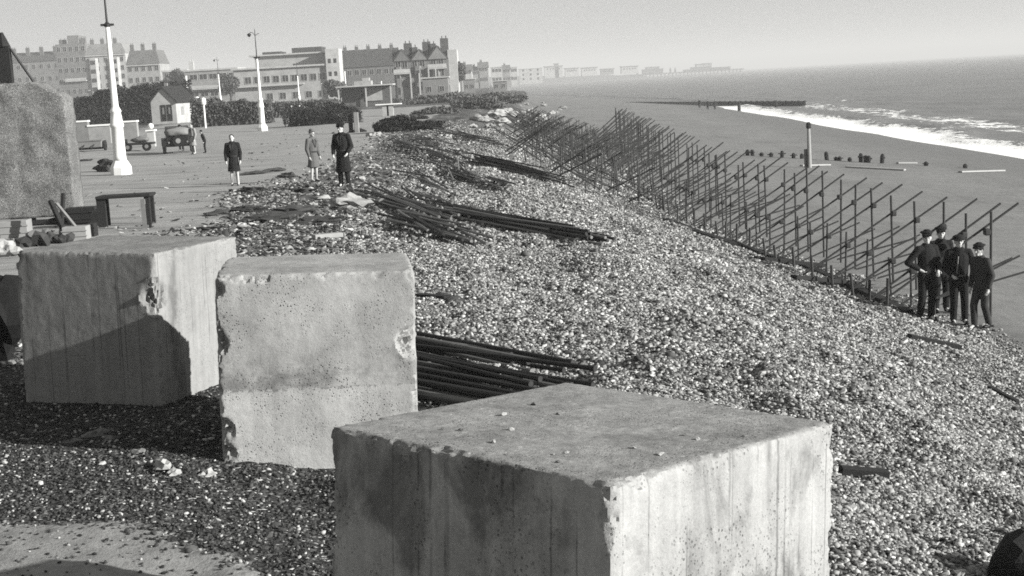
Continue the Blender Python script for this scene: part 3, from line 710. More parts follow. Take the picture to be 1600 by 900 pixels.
def far_groyne():
    a = at(925, 153.0, 420); b_ = at(1256, 153.5, 318)
    A0 = Vector((43.2, 289, 0)); B0 = Vector((53.6, 252, 0))
    th = thing('timber_groyne', 'long dark timber groyne running out into the far surf', 'groyne', (A0.x, A0.y, 0))
    D = B0 - A0; n = 16; ang = math.atan2(D.y, D.x); L = math.hypot(D.x, D.y)
    th.rotation_euler = (0, 0, ang)
    bm = bmesh.new(); box(bm, 0, L, -.1, .1, -6, -3.6); part('planking', bm, dwood_m, th)
    me = None
    for i in range(n + 1):
        if me is None:
            bm = bmesh.new(); box(bm, -.16, .16, .102, .42, -6, -3.5, bev=.03); me = me_from(bm, 'pile'); me.materials.append(dwood_m)
        o = link('pile', me, None, th); o.location = (L * i / n, 0, 0)
    th2 = thing('timber_groyne', 'faint low landward stretch of the far groyne across the sand', 'groyne', (17, 388, 0), math.atan2(-99, 26.2))
    bm = bmesh.new(); box(bm, 0, 102, -.1, .1, -5, -3.62); part('planking', bm, rough_mat('grey_timber', .2), th2)
far_groyne()

# ------------------------------------------------------------------ lamp posts
white_m = rough_mat('white_paint', .82, .12, 2, .1, .004, 25, .5)
iron_m = rough_mat('dark_iron', .03, .3, 5, .1, .003, 30, .5)
def lamp_post(p, label, h=1.0, bracket=0.0):
    th = thing('lamp_post', label, 'lamp post', p, bracket, 'white lamp posts along the promenade')
    bm = bmesh.new(); lathe(bm, [(.42, -.2), (.42, .30), (.39, .36), (.36, .42), (.33, .47), (.27, .58)], 8); part('plinth', bm, white_m, th, False)
    bm = bmesh.new(); lathe(bm, [(.26, .58), (.245, .75), (.235, 1.9), (.27, 1.93), (.28, 2.02), (.25, 2.06), (.225, 2.3), (.20, 2.5), (.235, 2.55), (.20, 2.62), (.14, 2.75), (.105, 4.3), (.085, 5.75), (.07, 5.9)], 18); part('column', bm, white_m, th, True)
    bm = bmesh.new(); lathe(bm, [(.085, 5.9), (.13, 5.93), (.13, 6.02), (.075, 6.06), (.06, 6.1)], 12); box(bm, .1, .26, -.04, .04, 5.94, 6.03); box(bm, -.26, -.1, -.04, .04, 5.94, 6.03); part('collar', bm, iron_m, th)
    bm = bmesh.new(); tube(bm, (0, 0, 6.1), (0, 0, 8.3), .045, .025, 8); part('spire', bm, iron_m, th)
    bm = bmesh.new()
    pts_ = [(0, 7.75), (-.15, 7.98), (-.3, 8.05), (-.44, 7.98)]
    for (x0, z0), (x1, z1) in zip(pts_, pts_[1:]): tube(bm, (x0, 0, z0), (x1, 0, z1), .022, n=6)
    pts_ = [(0, 7.75), (.2, 7.9), (.35, 7.92)]
    for (x0, z0), (x1, z1) in zip(pts_, pts_[1:]): tube(bm, (x0, 0, z0), (x1, 0, z1), .022, n=6)
    part('bracket', bm, iron_m, th)
    bm = bmesh.new(); lathe(bm, [(.05, 7.98), (.17, 7.9), (.17, 7.86), (.09, 7.72), (.04, 7.68)], 10, -.48, 0); part('lamp_head', bm, iron_m, th)
    return th
def gl(x, y): return Vector((x, y, gz(x, y)))
lamp_post(gl(-15.55, 57.3), 'nearest and tallest white lamp post at the left, its top cut by the picture', bracket=.3)
lamp_post(gl(-19.8, 117.0), 'second white lamp post with small dark lamp arms, right of the hut')
lp = at(468, 162, 250); lamp_post(Vector((lp.x, lp.y, gz(lp.x, lp.y))), 'small far white lamp post between the hedge and the shelter')
lp = at(344, 150, 230); lamp_post(Vector((lp.x, lp.y, 0)), 'thin white lamp post rising behind the hedge right of the hut').scale = (1, 1, 1.12)
for px, Y_, l_ in ((599 - 2, 330, 'faint white post before the terrace left of the gabled houses'), (541, 330, 'small white post above the shelter roof'), (504, 300, 'short white post left of the shelter'), (293, 240, 'white post left of the balconied flats')):
    p = at(px, 150, Y_); bm = bmesh.new(); hpx = {597: 30, 541: 48, 504: 34, 293: 62}[px] 
    lathe(bm, [(.35, -.2), (.35, .5), (.24, .6), (.16, hpx / FOC * Y_ * .9), (.2, hpx / FOC * Y_)], 8)
    o = part('white_post', bm, white_m); o.location = (p.x, p.y, 0); tag(o, l_, 'post', 'far white posts')
for px, py, Y_ in ((310, 149, 150), (321, 165, 140)):
    p = at(px, py + 30, Y_); bm = bmesh.new(); h = (30) / FOC * Y_ + .4
    lathe(bm, [(.09, -.3), (.09, h), (.22, h + .02), (.26, h + .3), (.2, h + .62), (.05, h + .7)], 10); o = part('bollard_lamp', bm, white_m); o.location = (p.x, p.y, gz(p.x, p.y))
    tag(o, ('higher' if px == 310 else 'lower') + ' small white knob on a post before the hedge right of the hut', 'bollard lamp')

# ------------------------------------------------------------------ buildings
trim_m = rough_mat('pale_trim', .70, .35, .4, .1, .01, 2)
def bmat(v, n=''): return rough_mat('wall_%03d' % int(v * 1000), v, .42, .35, .1, .02, 2.2)
glass_m = rough_mat('window_glass', .05, .3, 1, .02, .01, 2, .25)
roof_m = rough_mat('slate_roof', .09, .3, .8, .1, .02, 4)
def win_mesh(w, h, frame):
    bm = bmesh.new(); t_ = max(.08, w * .08)
    box(bm, -w / 2 - t_, w / 2 + t_, -.10, .05, -t_, 0, 0); box(bm, -w / 2 - t_, w / 2 + t_, -.10, .05, h, h + t_, 0)
    box(bm, -w / 2 - t_, -w / 2, -.08, .05, 0, h, 0); box(bm, w / 2, w / 2 + t_, -.08, .05, 0, h, 0)
    box(bm, -.04, .04, -.05, .05, 0, h, 0); box(bm, -w / 2, -.04, -.03, .04, 0, h, 1); box(bm, .04, w / 2, -.03, .04, 0, h, 1)
    me = me_from(bm, 'window'); me.materials.append(frame); me.materials.append(glass_m); return me
class House:
    """front faces the camera side (-Y) at local y=0; local x from 0 to w"""
    def __init__(s, px0, px1, ytop, Y_, label, wall=.45, name='house', cat='house', depth=12, group=None, ybase=None, rz=0.0, frame=.6):
        p0 = at(px0, 130, Y_); p1 = at(px1, 130, Y_); s.w = p1.x - p0.x
        mid = at((px0 + px1) / 2, ytop, Y_); s.h = mid.z; s.d = depth
        s.t = thing(name, label, cat, (p0.x, Y_, 0), rz, group); s.m = bmat(wall); s.fm = bmat(frame); s._wm = {}
        s.k = Y_ / FOC      # metres per pixel
    def walls(s, h=None, x0=0, x1=None, y0=0, d=None, nm='wall', mt=None, z0=-1.0):
        bm = bmesh.new(); box(bm, x0, s.w if x1 is None else x1, y0, (s.d if d is None else d), z0, s.h if h is None else h)
        return part(nm, bm, mt or s.m, s.t)
    def flat_roof(s, z, over=.3, th=.35, mt=None, x0=0, x1=None, y0=0):
        bm = bmesh.new(); box(bm, x0 - over, (s.w if x1 is None else x1) + over, y0 - over, s.d + over, z + .003, z + th); return part('roof', bm, mt or s.m, s.t)
    def gable(s, x0, x1, z, rise, mt=None, axis_='y', wall=None, y0=-.3, y1=None):
        y1 = s.d + .3 if y1 is None else y1; bm = bmesh.new(); o = .3
        if axis_ == 'y':   # ridge runs away from camera
            xm = (x0 + x1) / 2
            v = [bm.verts.new(c_) for c_ in ((x0 - o, y0, z), (xm, y0, z + rise), (x1 + o, y0, z), (x0 - o, y1, z), (xm, y1, z + rise), (x1 + o, y1, z))]
        else:
            ym = (y0 + y1) / 2
            v = [bm.verts.new(c_) for c_ in ((x0 - o, y1, z), (x0 - o, ym, z + rise), (x0 - o, y0, z), (x1 + o, y1, z), (x1 + o, ym, z + rise), (x1 + o, y0, z))]
        for q in ((0, 1, 2), (5, 4, 3), (0, 3, 4, 1), (1, 4, 5, 2), (2, 5, 3, 0)): bm.faces.new([v[i] for i in q])
        rf = part('roof', bm, mt or roof_m, s.t)
        if wall is not None and axis_ == 'y':
            bm = bmesh.new(); xm = (x0 + x1) / 2
            a_ = [bm.verts.new(c_) for c_ in ((x0 + .1, y0 - .12, z - .02), (x1 - .1, y0 - .12, z - .02), (xm, y0 - .12, z + rise * .86), (x0 + .1, y0 + .1, z - .02), (x1 - .1, y0 + .1, z - .02), (xm, y0 + .1, z + rise * .86))]
            for q in ((0, 1, 2), (5, 4, 3), (0, 3, 4, 1), (1, 4, 5, 2), (2, 5, 3, 0)): bm.faces.new([a_[i] for i in q])
            part('gable_wall', bm, wall, s.t)
        return rf
    def mansard(s, z, rise, ins=1.5, x0=0, x1=None, mt=None):
        x1 = s.w if x1 is None else x1; bm = bmesh.new()
        lo = [bm.verts.new(c_) for c_ in ((x0 - .2, -.2, z + .003), (x1 + .2, -.2, z + .003), (x1 + .2, s.d + .2, z + .003), (x0 - .2, s.d + .2, z + .003))]
        hi = [bm.verts.new(c_) for c_ in ((x0 + ins, ins, z + rise), (x1 - ins, ins, z + rise), (x1 - ins, s.d - ins, z + rise), (x0 + ins, s.d - ins, z + rise))]
        bm.faces.new(lo[::-1]); bm.faces.new(hi)
        for i in range(4): bm.faces.new((lo[i], lo[(i + 1) % 4], hi[(i + 1) % 4], hi[i]))
        return part('roof', bm, mt or roof_m, s.t)
    def chimney(s, x, z0, z1, rf=None, w=1.2, y=4, mt=None):
        bm = bmesh.new(); box(bm, x - w / 2, x + w / 2, y, y + 1, z0, z1)
        for q in (-.25, .25): lathe(bm, [(.13, z1), (.11, z1 + .6)], 6, x + q * w, y + .5)
        return part('chimney', bm, mt or bmat(.18), rf if rf is not None else s.t)
    def windows(s, xs_, zs_, w=1.1, h=1.6, y=0.0, side=False, cat='window'):
        key = (w, h)
        if key not in s._wm: s._wm[key] = win_mesh(w, h, s.fm)
        for x in xs_:
            for z in zs_:
                o = link('window', s._wm[key], None, s.t)
                if side: o.location = (s.w if side is True else side, x, z); o.rotation_euler = (0, 0, math.pi / 2)
                else: o.location = (x, y, z)
    def slab(s, z, x0=0, x1=None, out=1.0, th=.35, nm='balcony', mt=None, rail=True, y1=-.002):
        x1 = s.w if x1 is None else x1; bm = bmesh.new(); box(bm, x0, x1, -out, y1, z, z + th)
        if rail: box(bm, x0, x1, -out - .06, -out + .04, z + th + .02, z + th + .9)
        return part(nm, bm, mt or trim_m, s.t)
    def bay(s, x0, x1, z0, z1, out=1.1, mt=None, nz=1):
        bm = bmesh.new(); q = (x1 - x0) * .22
        pl = [(x0, -.002), (x0 + q, -out), (x1 - q, -out), (x1, -.002)]
        lo = [bm.verts.new((a_, b_, z0)) for a_, b_ in pl]; hi = [bm.verts.new((a_, b_, z1)) for a_, b_ in pl]
        for i in range(4): bm.faces.new((lo[i], lo[(i + 1) % 4], hi[(i + 1) % 4], hi[i]))
        bm.faces.new(lo[::-1]); bm.faces.new(hi)
        bw_ = part('bay_window', bm, mt or s.m, s.t)
        bm = bmesh.new(); n_ = max(1, int((z1 - z0) // 3.2)); 
        for i in range(n_):
            zz = z0 + (z1 - z0) * (i + .3) / n_; box(bm, x0 + q + .15, x1 - q - .15, -out - .03, -out + .02, zz, zz + 1.6)
        part('pane', bm, glass_m, bw_)
def fr(n_, a, b_): return [a + (b_ - a) * (i + .5) / n_ for i in range(n_)]

hA = House(-10, 97, 90, 640, 'long low grey terrace with several chimneys, farthest left on the skyline', .30, 'terrace', 'terrace', 14)
hA.walls(hA.h - 2); r_ = hA.gable(0, hA.w, hA.h - 2, 4.5, axis_='x')
for x in fr(5, 0, hA.w): hA.chimney(x, hA.h, hA.h + 4.5, r_, 1.6)
hA.windows(fr(9, 0, hA.w), fr(4, 1, hA.h - 2.5), 1.5, 2)
hB = House(92, 139, 68, 600, 'tall dark grey block of flats left of the white hotel', .26, 'apartment_building', 'building', 20)
hB.walls(hB.h); hB.windows(fr(5, 0, hB.w), fr(6, 1, hB.h - 1), 1.5, 2)
hB.slab(hB.h * .45, hB.w * .25, hB.w * .95, 1.2, .5); hB.walls(hB.h + 3.5, hB.w * .35, hB.w * .72, 3, 15, 'roof', z0=hB.h + .005); hB.chimney(2, hB.h, hB.h + 2, w=3); hB.chimney(hB.w - 2, hB.h, hB.h + 2.2, w=2)
hC = House(137, 200, 78, 560, 'pale hotel with bay windows standing behind the nearest lamp post', .62, 'hotel', 'hotel', 18)
hC.walls(hC.h - 1.5); r_ = hC.mansard(hC.h - 1.5, 4, 1.6, mt=bmat(.35)); hC.windows(fr(5, 0, hC.w), fr(6, 1, hC.h - 3), 1.2, 1.7)
hC.bay(1, 5.0, 0, hC.h - 3); hC.bay(hC.w * .6, hC.w * .6 + 4, 0, hC.h - 3)
for x in (2, 6, 11): hC.chimney(x, hC.h - 1, hC.h + 4.5, r_, 1.4)
hC.slab(hC.h * .35, 0, hC.w, .8, .3, rail=False); hC.slab(hC.h - 2.2, 0, hC.w, .5, .35, 'cornice', rail=False)
hD = House(200, 252, 100, 520, 'pale house block with a grey mansard roof and tall chimneys', .50, 'house', 'house', 15)
hD.walls(hD.h); r_ = hD.mansard(hD.h, 5, 1.3, mt=bmat(.20)); hD.windows(fr(5, 0, hD.w), fr(4, 0, hD.h - .5), 1.3, 1.7)
hD.slab(hD.h * .52, hD.w * .3, hD.w * .65, 1.3, .3, mt=bmat(.2)); hD.slab(hD.h - .6, 0, hD.w, .5, .3, 'cornice', rail=False)
for x in (1.5, hD.w * .45, hD.w * .8): hD.chimney(x, hD.h + 1, hD.h + 7.3, r_, 1.3)
hE = House(255, 293, 112, 500, 'lower grey house with a flat white parapet behind the hut', .38, 'house', 'house', 12)
hE.walls(); hE.flat_roof(hE.h, mt=trim_m, th=.6); hE.windows(fr(3, 0, hE.w), fr(3, 0, hE.h), 1.3, 1.7)
hF = House(290, 372, 110, 420, 'flat-roofed pale flats with white roof edge, right of the hut', .42, 'apartment_building', 'building', 14)
hF.walls(); hF.flat_roof(hF.h, mt=trim_m, th=.5); hF.windows(fr(5, 1, hF.w), fr(2, 1, hF.h), 2.2, 1.5)
hF.slab(hF.h * .5, 2, hF.w * .8, 1.2, .3); hF.chimney(1.2, hF.h, hF.h + 3, w=1.4, mt=trim_m)
hG = House(366, 512, 106, 385, 'long white modern building with stacked flat roofs and a white tower at its right end', .55, 'hotel', 'hotel', 16)
hG.walls(hG.h); hG.flat_roof(hG.h, mt=trim_m, th=.45, over=.6)
hG.windows(fr(9, hG.w * .1, hG.w), [hG.h * .62], 1.6, 1.7); hG.windows(fr(5, hG.w * .3, hG.w), [1.5], 1.6, 1.7)
u1 = hG.walls(hG.h + 3.4, hG.w * .22, hG.w * .98, 3, 15, 'upper_storey', z0=hG.h + .46)
bm = bmesh.new(); box(bm, hG.w * .16, hG.w * .99, 2, 15.5, hG.h + 3.41, hG.h + 3.8); part('roof', bm, trim_m, hG.t)
bm = bmesh.new(); box(bm, hG.w * .30, hG.w * .50, 4, 14, hG.h + 3.81, hG.h + 4.5); box(bm, hG.w * .62, hG.w * .94, 4, 14, hG.h + 3.81, hG.h + 5.2); part('roof', bm, roof_m, hG.t)
hG.slab(hG.h * .52, 0, hG.w * .75, 1.2, .35, 'canopy', rail=False)
bm = bmesh.new(); box(bm, hG.w - .002 + .01, hG.w + 3.6, -.8, 8, -1, hG.h + 4.3); tw = part('tower', bm, trim_m, hG.t)
bm = bmesh.new(); [box(bm, hG.w + .6 + 1.5 * i, hG.w + 1.4 + 1.5 * i, -.83, -.79, hG.h * q, hG.h * q + 1.2) for i in (0, 1) for q in (.35, .7, 1.05)]; part('window', bm, glass_m, tw)
hH = House(530, 622, 96, 420, 'long dark roofed terrace between the white building and the gabled houses', .22, 'terrace', 'terrace', 12)
hH.walls(hH.h - 1.5); r_ = hH.gable(0, hH.w, hH.h - 1.5, 5.2, axis_='x'); hH.windows(fr(8, 0, hH.w), fr(2, 1, hH.h - 1.8), 1.2, 1.5)
for x in fr(5, 0, hH.w): hH.chimney(x, hH.h + 1, hH.h + 4.6, r_, 1.0, 5.5)
def victorian():
    h = House(617, 703, 90, 335, 'cluster of tall dark gabled seafront houses with balconies, the highest on the skyline', .26, 'gabled_houses', 'house', 13)
    w = h.w; H_ = h.h
    h.walls(H_ - .5)
    rfs = []
    for a_, c_, ri, mt in ((0, .30, 2.8, .24), (.32, .62, 2.6, .30), (.62, .98, 3.2, .34)):
        rfs.append(h.gable(w * a_, w * c_, H_ - .5, ri, wall=bmat(mt)))
    for x, rf, z1 in ((.04, 0, 2.2), (.26, 0, 3.6), (.36, 1, 2.6), (.60, 1, 3.7), (.70, 2, 3.2), (.93, 2, 4.3)): h.chimney(w * x, H_ - .4, H_ + z1, rfs[rf], 1.9, 3, bmat(.12))
    h.windows([w * .08, w * .2, w * .38, w * .52, w * .72, w * .86], fr(3, 1.5, H_ - 1), 1.1, 1.6)
    for a_, c_ in ((.02, .14), (.36, .5), (.68, .84)): h.bay(w * a_, w * c_, 0, H_ * .8)
    h.slab(H_ * .62, w * .0, w * .3, 1.3, .25); h.slab(H_ * .7, w * .62, w * .96, 1.3, .25); h.slab(H_ * .3, w * .62, w * 1.0, 1.6, .3); h.slab(H_ * .4, w * .3, w * .6, 1.2, .2, mt=bmat(.3))
    bm = bmesh.new(); 
    for x in (.30, .46, .63, .76): box(bm, w * x - .15, w * x + .15, -1.75, -1.42, -.5, H_ * (.62 if x < .6 else .70))
    part('pillar', bm, trim_m, h.t)
    bm = bmesh.new(); box(bm, w * .985, w * .985 + 2.2, 1, 12, -1, H_ + 1.5); part('side_wing', bm, trim_m, h.t)
victorian()
hI = House(703, 722, 96, 380, 'narrow grey gabled house just right of the tall gabled cluster', .34, 'house', 'house', 12)
hI.walls(hI.h - 1); hI.gable(0, hI.w, hI.h - 1, 2.2, mt=bmat(.25)); hI.windows([hI.w * .5], [2, 5], 1, 1.5)
specs = [(708, 718, 108, 520, .75, 'first'), (722, 738, 106, 640, .7, 'second'), (738, 750, 108, 760, .45, 'third'), (748, 764, 101, 760, .40, 'fourth'), (768, 786, 104, 860, .72, 'fifth'), (786, 798, 105, 900, .4, 'sixth'), (799, 809, 104, 960, .7, 'seventh'), (812, 848, 106, 1300, .72, 'eighth')]
for (a_, c_, t_, Y_, v_, l_) in specs:
    h = House(a_, c_, t_ + 1.5, Y_, l_ + ' small pale building of the far town, counted from the gabled houses rightward', v_, 'town_building', 'building', 15, 'far town buildings')
    h.walls(h.h - (1.2 if l_ in ('third', 'fourth', 'sixth', 'second') else 0))
    if l_ in ('third', 'fourth', 'sixth', 'second'): h.gable(0, h.w, h.h - 1.2, 3.2, axis_='x', mt=bmat(.2)); h.chimney(h.w * .3, h.h, h.h + 3, y=7)
    else: h.flat_roof(h.h, .3, .5)
    h.windows(fr(3, .5, h.w - .5), fr(max(1, int(h.h // 4)), 1, h.h), 1.4, 1.8)
for (a_, c_, t_, Y_, l_) in [(660, 700, 122, 300, 'low grey seafront annexe before the gabled houses'), (770, 792, 127, 420, 'low grey flat kiosk on the far promenade'), (724, 742, 124, 420, 'small pale beach chalet on the far promenade')]:
    h = House(a_, c_, t_, Y_, l_, .3, 'chalet', 'chalet', 6); h.walls(); h.flat_roof(h.h, .3, .25, trim_m); h.windows(fr(2, 0, h.w), [h.h * .35], .9, 1.1)

# shelter
hs_ = House(527, 611, 135, 235, 'low beach shelter with a white flat roof and dark open front', .33, 'beach_shelter', 'shelter', 5)
bm = bmesh.new(); w_ = hs_.w; H_ = hs_.h; box(bm, .3, w_ - .4, 2.2, 5, -.6, H_); part('wall', bm, bmat(.16), hs_.t)
bm = bmesh.new(); box(bm, -.3, w_ + .3, -.6, 5.4, H_ + .003, H_ + .22); part('roof', bm, trim_m, hs_.t)
for x in (.1, w_ * .52, w_ - .15):
    bm = bmesh.new(); box(bm, x - .1, x + .12, -.3, -.08, -.6, H_); part('pillar', bm, trim_m, hs_.t)
bm = bmesh.new(); box(bm, w_ * .3, w_ * .62, 1, 4, H_ + .225, H_ + .9); box(bm, w_ * .45, w_ * .58, 1.4, 3.4, H_ + .905, H_ + 1.4); part('roof_turret', bm, bmat(.55), hs_.t)
bm = bmesh.new(); box(bm, w_ * .5, w_ * .8, 2.0, 2.19, .9, H_ - .3); part('window', bm, bmat(.6), hs_.t)
# small white stand
p = G(606, 181); th = thing('white_kiosk', 'small white open stand with overhanging slab top before the shelter', 'kiosk', p)
bm = bmesh.new(); box(bm, -1.2, 1.5, -.5, .6, 1.12, 1.24, bev=.02); part('top', bm, white_m, th)
bm = bmesh.new(); box(bm, -.5, -.06, -.3, .4, -.1, 1.118); box(bm, .14, .62, -.3, .4, -.1, 1.118); part('side_panel', bm, bmat(.6), th)
bm = bmesh.new(); box(bm, -.06, .14, -.1, .3, -.1, 1.1); part('back_panel', bm, dwood_m, th)
p = G(558, 207); bm = bmesh.new(); box(bm, -.16, .16, -.16, .16, -.2, 1.35, bev=.03); o = part('stone_pillar', bm, bmat(.4)); o.location = p; tag(o, 'square grey pillar behind the dark coated man', 'pillar')
bm = bmesh.new(); box(bm, -.14, .14, -.14, .14, -.2, 1.3, bev=.03); o = part('timber_post', bm, dwood_m); o.location = (p.x - .42, p.y + .3, p.z); tag(o, 'dark timber post directly left of the square grey pillar', 'post')

# hut
def hut():
    Y_ = 176; p = at(238, 190, Y_); th = thing('hut', 'small white gabled hut with dark roof and dark double door', 'hut', (p.x, Y_, 0), math.radians(-4))
    w, h, ri, d = 3.15, 2.75, 1.75, 8.5; wm = bmat(.62)
    bm = bmesh.new()
    v = [bm.verts.new(c_) for y in (0, d) for c_ in ((0, y, -.5), (w, y, -.5), (w, y, h), (w / 2, y, h + ri), (0, y, h))]
    bm.faces.new(v[:5]); bm.faces.new(v[5:][::-1])
    for i in range(5): bm.faces.new((v[i], v[(i + 1) % 5], v[5 + (i + 1) % 5], v[5 + i]))
    part('wall', bm, wm, th)
    bm = bmesh.new()
    for s_ in (-1, 1):
        xo = w / 2 + s_ * (w / 2 + .25); zo = h - .25 * ri / (w / 2)
        a_ = [bm.verts.new(c_) for y in (-.25, d + .2) for c_ in ((w / 2, y, h + ri + .02), (xo, y, zo + .02), (xo, y, zo + .14), (w / 2, y, h + ri + .16))]
        bm.faces.new(a_[:4]); bm.faces.new(a_[4:][::-1])
        for i in range(4): bm.faces.new((a_[i], a_[(i + 1) % 4], a_[4 + (i + 1) % 4], a_[4 + i]))
    rf = part('roof', bm, rough_mat('dark_roof', .035), th)
    bm = bmesh.new(); box(bm, .3, .7, d * .6, d * .6 + .4, h + .6, h + 2.3); part('chimney', bm, bmat(.4), rf)
    dr_ = None
    for x in (1.2, 1.98):
        bm = bmesh.new(); box(bm, x, x + .62, -.05, .02, .35, 2.35); dr_ = part('door', bm, rough_mat('dark_door', .03), th)
        bm = bmesh.new(); box(bm, x + .2, x + .42, -.08, -.052, 1.2, 2.0); part('pane', bm, bmat(.3), dr_)
    bm = bmesh.new(); box(bm, w + .002, w + .05, 2, 3, 1.0, 2.0); part('window', bm, bmat(.4), th)
hut()

# pier and far headland
def pier():
    Y_ = 2300; k = Y_ / FOC; a_ = at(985, 112, Y_); c_ = at(1176, 102, Y_)
    L = c_.x - a_.x
    th = thing('pier', 'far pier with pavilions on the horizon at the left of the open sea', 'pier', (a_.x, Y_, -4.5))
    pm = bmat(.16)
    bm = bmesh.new(); box(bm, 0, L * .93, 0, 18, 4.5, 6.5); part('deck', bm, pm, th)
    bm = bmesh.new()
    for i in range(30): box(bm, L * .93 * i / 30, L * .93 * i / 30 + 1.4, 2, 4, -3, 4.5)
    part('piles', bm, pm, th)
    for x0, x1, z1, v in ((.10, .27, 13, .2), (.13, .24, 16.5, .28), (.44, .52, 9, .3), (.50, .66, 12, .2), (.54, .60, 17, .55), (.60, .67, 17.5, .4), (.66, .82, 10, .16)):
        bm = bmesh.new(); box(bm, L * x0, L * x1, 2 + v, 16, 6.51 if z1 < 16.4 else 11, z1, bev=.4); box(bm, L * x0 - .8, L * x1 + .8, 1.5, 17, z1 + .01, z1 + .8); part('pavilion', bm, bmat(v), th)
    for x in (.06, .33, .37): 
        bm = bmesh.new(); lathe(bm, [(1.6, 6.5), (1.6, 11), (.2, 15)], 8, L * x, 6); part('turret', bm, pm, th)
pier()
def headland():
    # the far shore beyond the bay, a low bluff
    pts_ = [(-700, 1500), (-300, 1650), (-40, 1900), (60, 2150), (140, 2350), (260, 2500)]
    bm = bmesh.new(); rows = []
    for i, (x, y) in enumerate(pts_):
        h = [12, 11, 10, 8, 4, 1][i]
        rows.append([bm.verts.new((x, y, -6)), bm.verts.new((x - 5, y + 30, h)), bm.verts.new((x - 30, y + 500, h + 2)), bm.verts.new((x - 30, y + 900, -8))])
    for r0_, r1_ in zip(rows, rows[1:]):
        for i in range(3): bm.faces.new((r0_[i], r1_[i], r1_[i + 1], r0_[i + 1]))
    bmesh.ops.subdivide_edges(bm, edges=bm.edges[:], cuts=4, use_grid_fill=True)
    for v in bm.verts: v.co.z += mnoise.noise(v.co * .02) * 3
    o = part('headland', bm, rough_mat('far_land', .11, .4, .02, .1, 1, .3)); tag(o, kind='structure')
    spec = [(852, 880, 104, 2000, .7), (868, 874, 100, 2000, .3), (884, 905, 107, 2000, .72), (910, 934, 106, 2000, .78), (940, 960, 108, 2050, .4), (972, 998, 104, 2100, .75)]
    names = ['long white', 'thin dark tower-like', 'second white', 'brightest white', 'grey', 'rightmost white']
    for (a_, c_, t_, Y_, v_), n_ in zip(spec, names):
        h = House(a_, c_, t_, Y_, n_ + ' building on the far shore left of the pier', v_, 'shore_building', 'building', 20); h.walls(z0=4, nm='wall'); h.flat_roof(h.h, 1, 1.0, bmat(.3)); h.windows(fr(5, 2, h.w - 2), [h.h - 4], 2, 2)
headland()

# ------------------------------------------------------------------ hedges, bushes, trees
def leaf_mass(name, label, boxes, leaf, n, mt, cat='hedge', seed=1, group=None, blobs=None, stem=True):
    """many small leaf faces spread through a volume made of boxes or blobs, with stems inside"""
    r_ = np.random.default_rng(seed); P_ = []
    for (x0, x1, y0, y1, z0, z1) in boxes or []:
        vol = (x1 - x0) * (y1 - y0) * (z1 - z0)
        q = r_.uniform(0, 1, (n, 3)) * [x1 - x0, y1 - y0, z1 - z0] + [x0, y0, z0]
        top = z0 + (z1 - z0) * (.74 + .4 * fbm(q[:, 0] * .6, q[:, 1] * .5, seed))
        P_.append(q[q[:, 2] < top])
    for (cx_, cy_, cz_, rx, ry, rz_) in blobs or []:
        d = r_.normal(0, 1, (n, 3)); d /= np.linalg.norm(d, axis=1)[:, None]; d *= r_.uniform(.45, 1, (n, 1)) ** .5
        d *= (1 + 1.1 * (fbm(d[:, 0] * 3 + cx_, d[:, 2] * 3 + d[:, 1] * 2 + seed, seed) - .5))[:, None]
        P_.append(d * [rx, ry, rz_] + [cx_, cy_, cz_])
    P_ = np.concatenate(P_); m_ = len(P_)
    a_ = r_.normal(0, 1, (m_, 3)); a_ /= np.linalg.norm(a_, axis=1)[:, None]; bb = np.cross(a_, r_.normal(0, 1, (m_, 3))); bb /= np.linalg.norm(bb, axis=1)[:, None]
    s_ = leaf * r_.uniform(.5, 1.4, (m_, 1))
    co_ = np.stack([P_ - a_ * s_, P_ + bb * s_ * .6, P_ + a_ * s_, P_ - bb * s_ * .6], 1).reshape(-1, 3)
    me = np_mesh(name, co_, np.arange(m_ * 4).reshape(-1, 4), False)
    return me
leaf_d = rough_mat('dark_foliage', .04, .5, 1.2, .1, .01, 8)
leaf_m = rough_mat('mid_foliage', .15, .5, .6, .1, .01, 5)
leaf_l = rough_mat('pale_scrub', .16, .5, .6, .1, .01, 5)
bark_m = rough_mat('bark', .06)
def bush(name, label, boxes=None, blobs=None, leaf=.15, n=3000, mt=None, cat='hedge', seed=1, group=None):
    allb = [((b_[0] + b_[1]) / 2, (b_[2] + b_[3]) / 2, b_[4], b_[5]) for b_ in boxes or []] + [(b_[0], b_[1], b_[2] - b_[5], b_[2]) for b_ in blobs or []]
    ox, oy, oz = allb[0][0], allb[0][1], allb[0][2]
    th = thing(name, label, cat, (ox, oy, oz), 0, group)
    me = leaf_mass('foliage', label, boxes, leaf, n, mt, seed=seed, blobs=blobs)
    f_ = link('foliage', me, mt or leaf_d, th); f_.location = (-ox, -oy, -oz)
    bm = bmesh.new()
    for b_ in boxes or []:
        nn = max(2, int((b_[1] - b_[0]) / 1.5))
        for i in range(nn):
            x = b_[0] + (b_[1] - b_[0]) * (i + .5) / nn; y = (b_[2] + b_[3]) / 2
            tube(bm, (x - ox, y - oy, -.4), (x - ox + .1, y - oy, (b_[5] - b_[4]) * .8), .07, .03, 5)
    for b_ in blobs or []: tube(bm, (b_[0] - ox, b_[1] - oy, -.5 ), (b_[0] - ox, b_[1] - oy, b_[2] - oz), .09, .04, 5)
    part('stem', bm, bark_m, th)
    return th
X0 = at(110, 170, 192).x; X1 = at(252, 170, 192).x
bush('hedge', 'tall clipped black-looking hedge behind the nearest lamp post and hut', [(X0, X0 + (X1 - X0) * .28, 190, 194, -.3, 4.0), (X0 + (X1 - X0) * .28, X0 + (X1 - X0) * .5, 190, 194, -.3, 4.7), (X0 + (X1 - X0) * .5, X1 + 4, 190, 194, -.3, 5.4)], None, .22, 9000, leaf_d, seed=3)
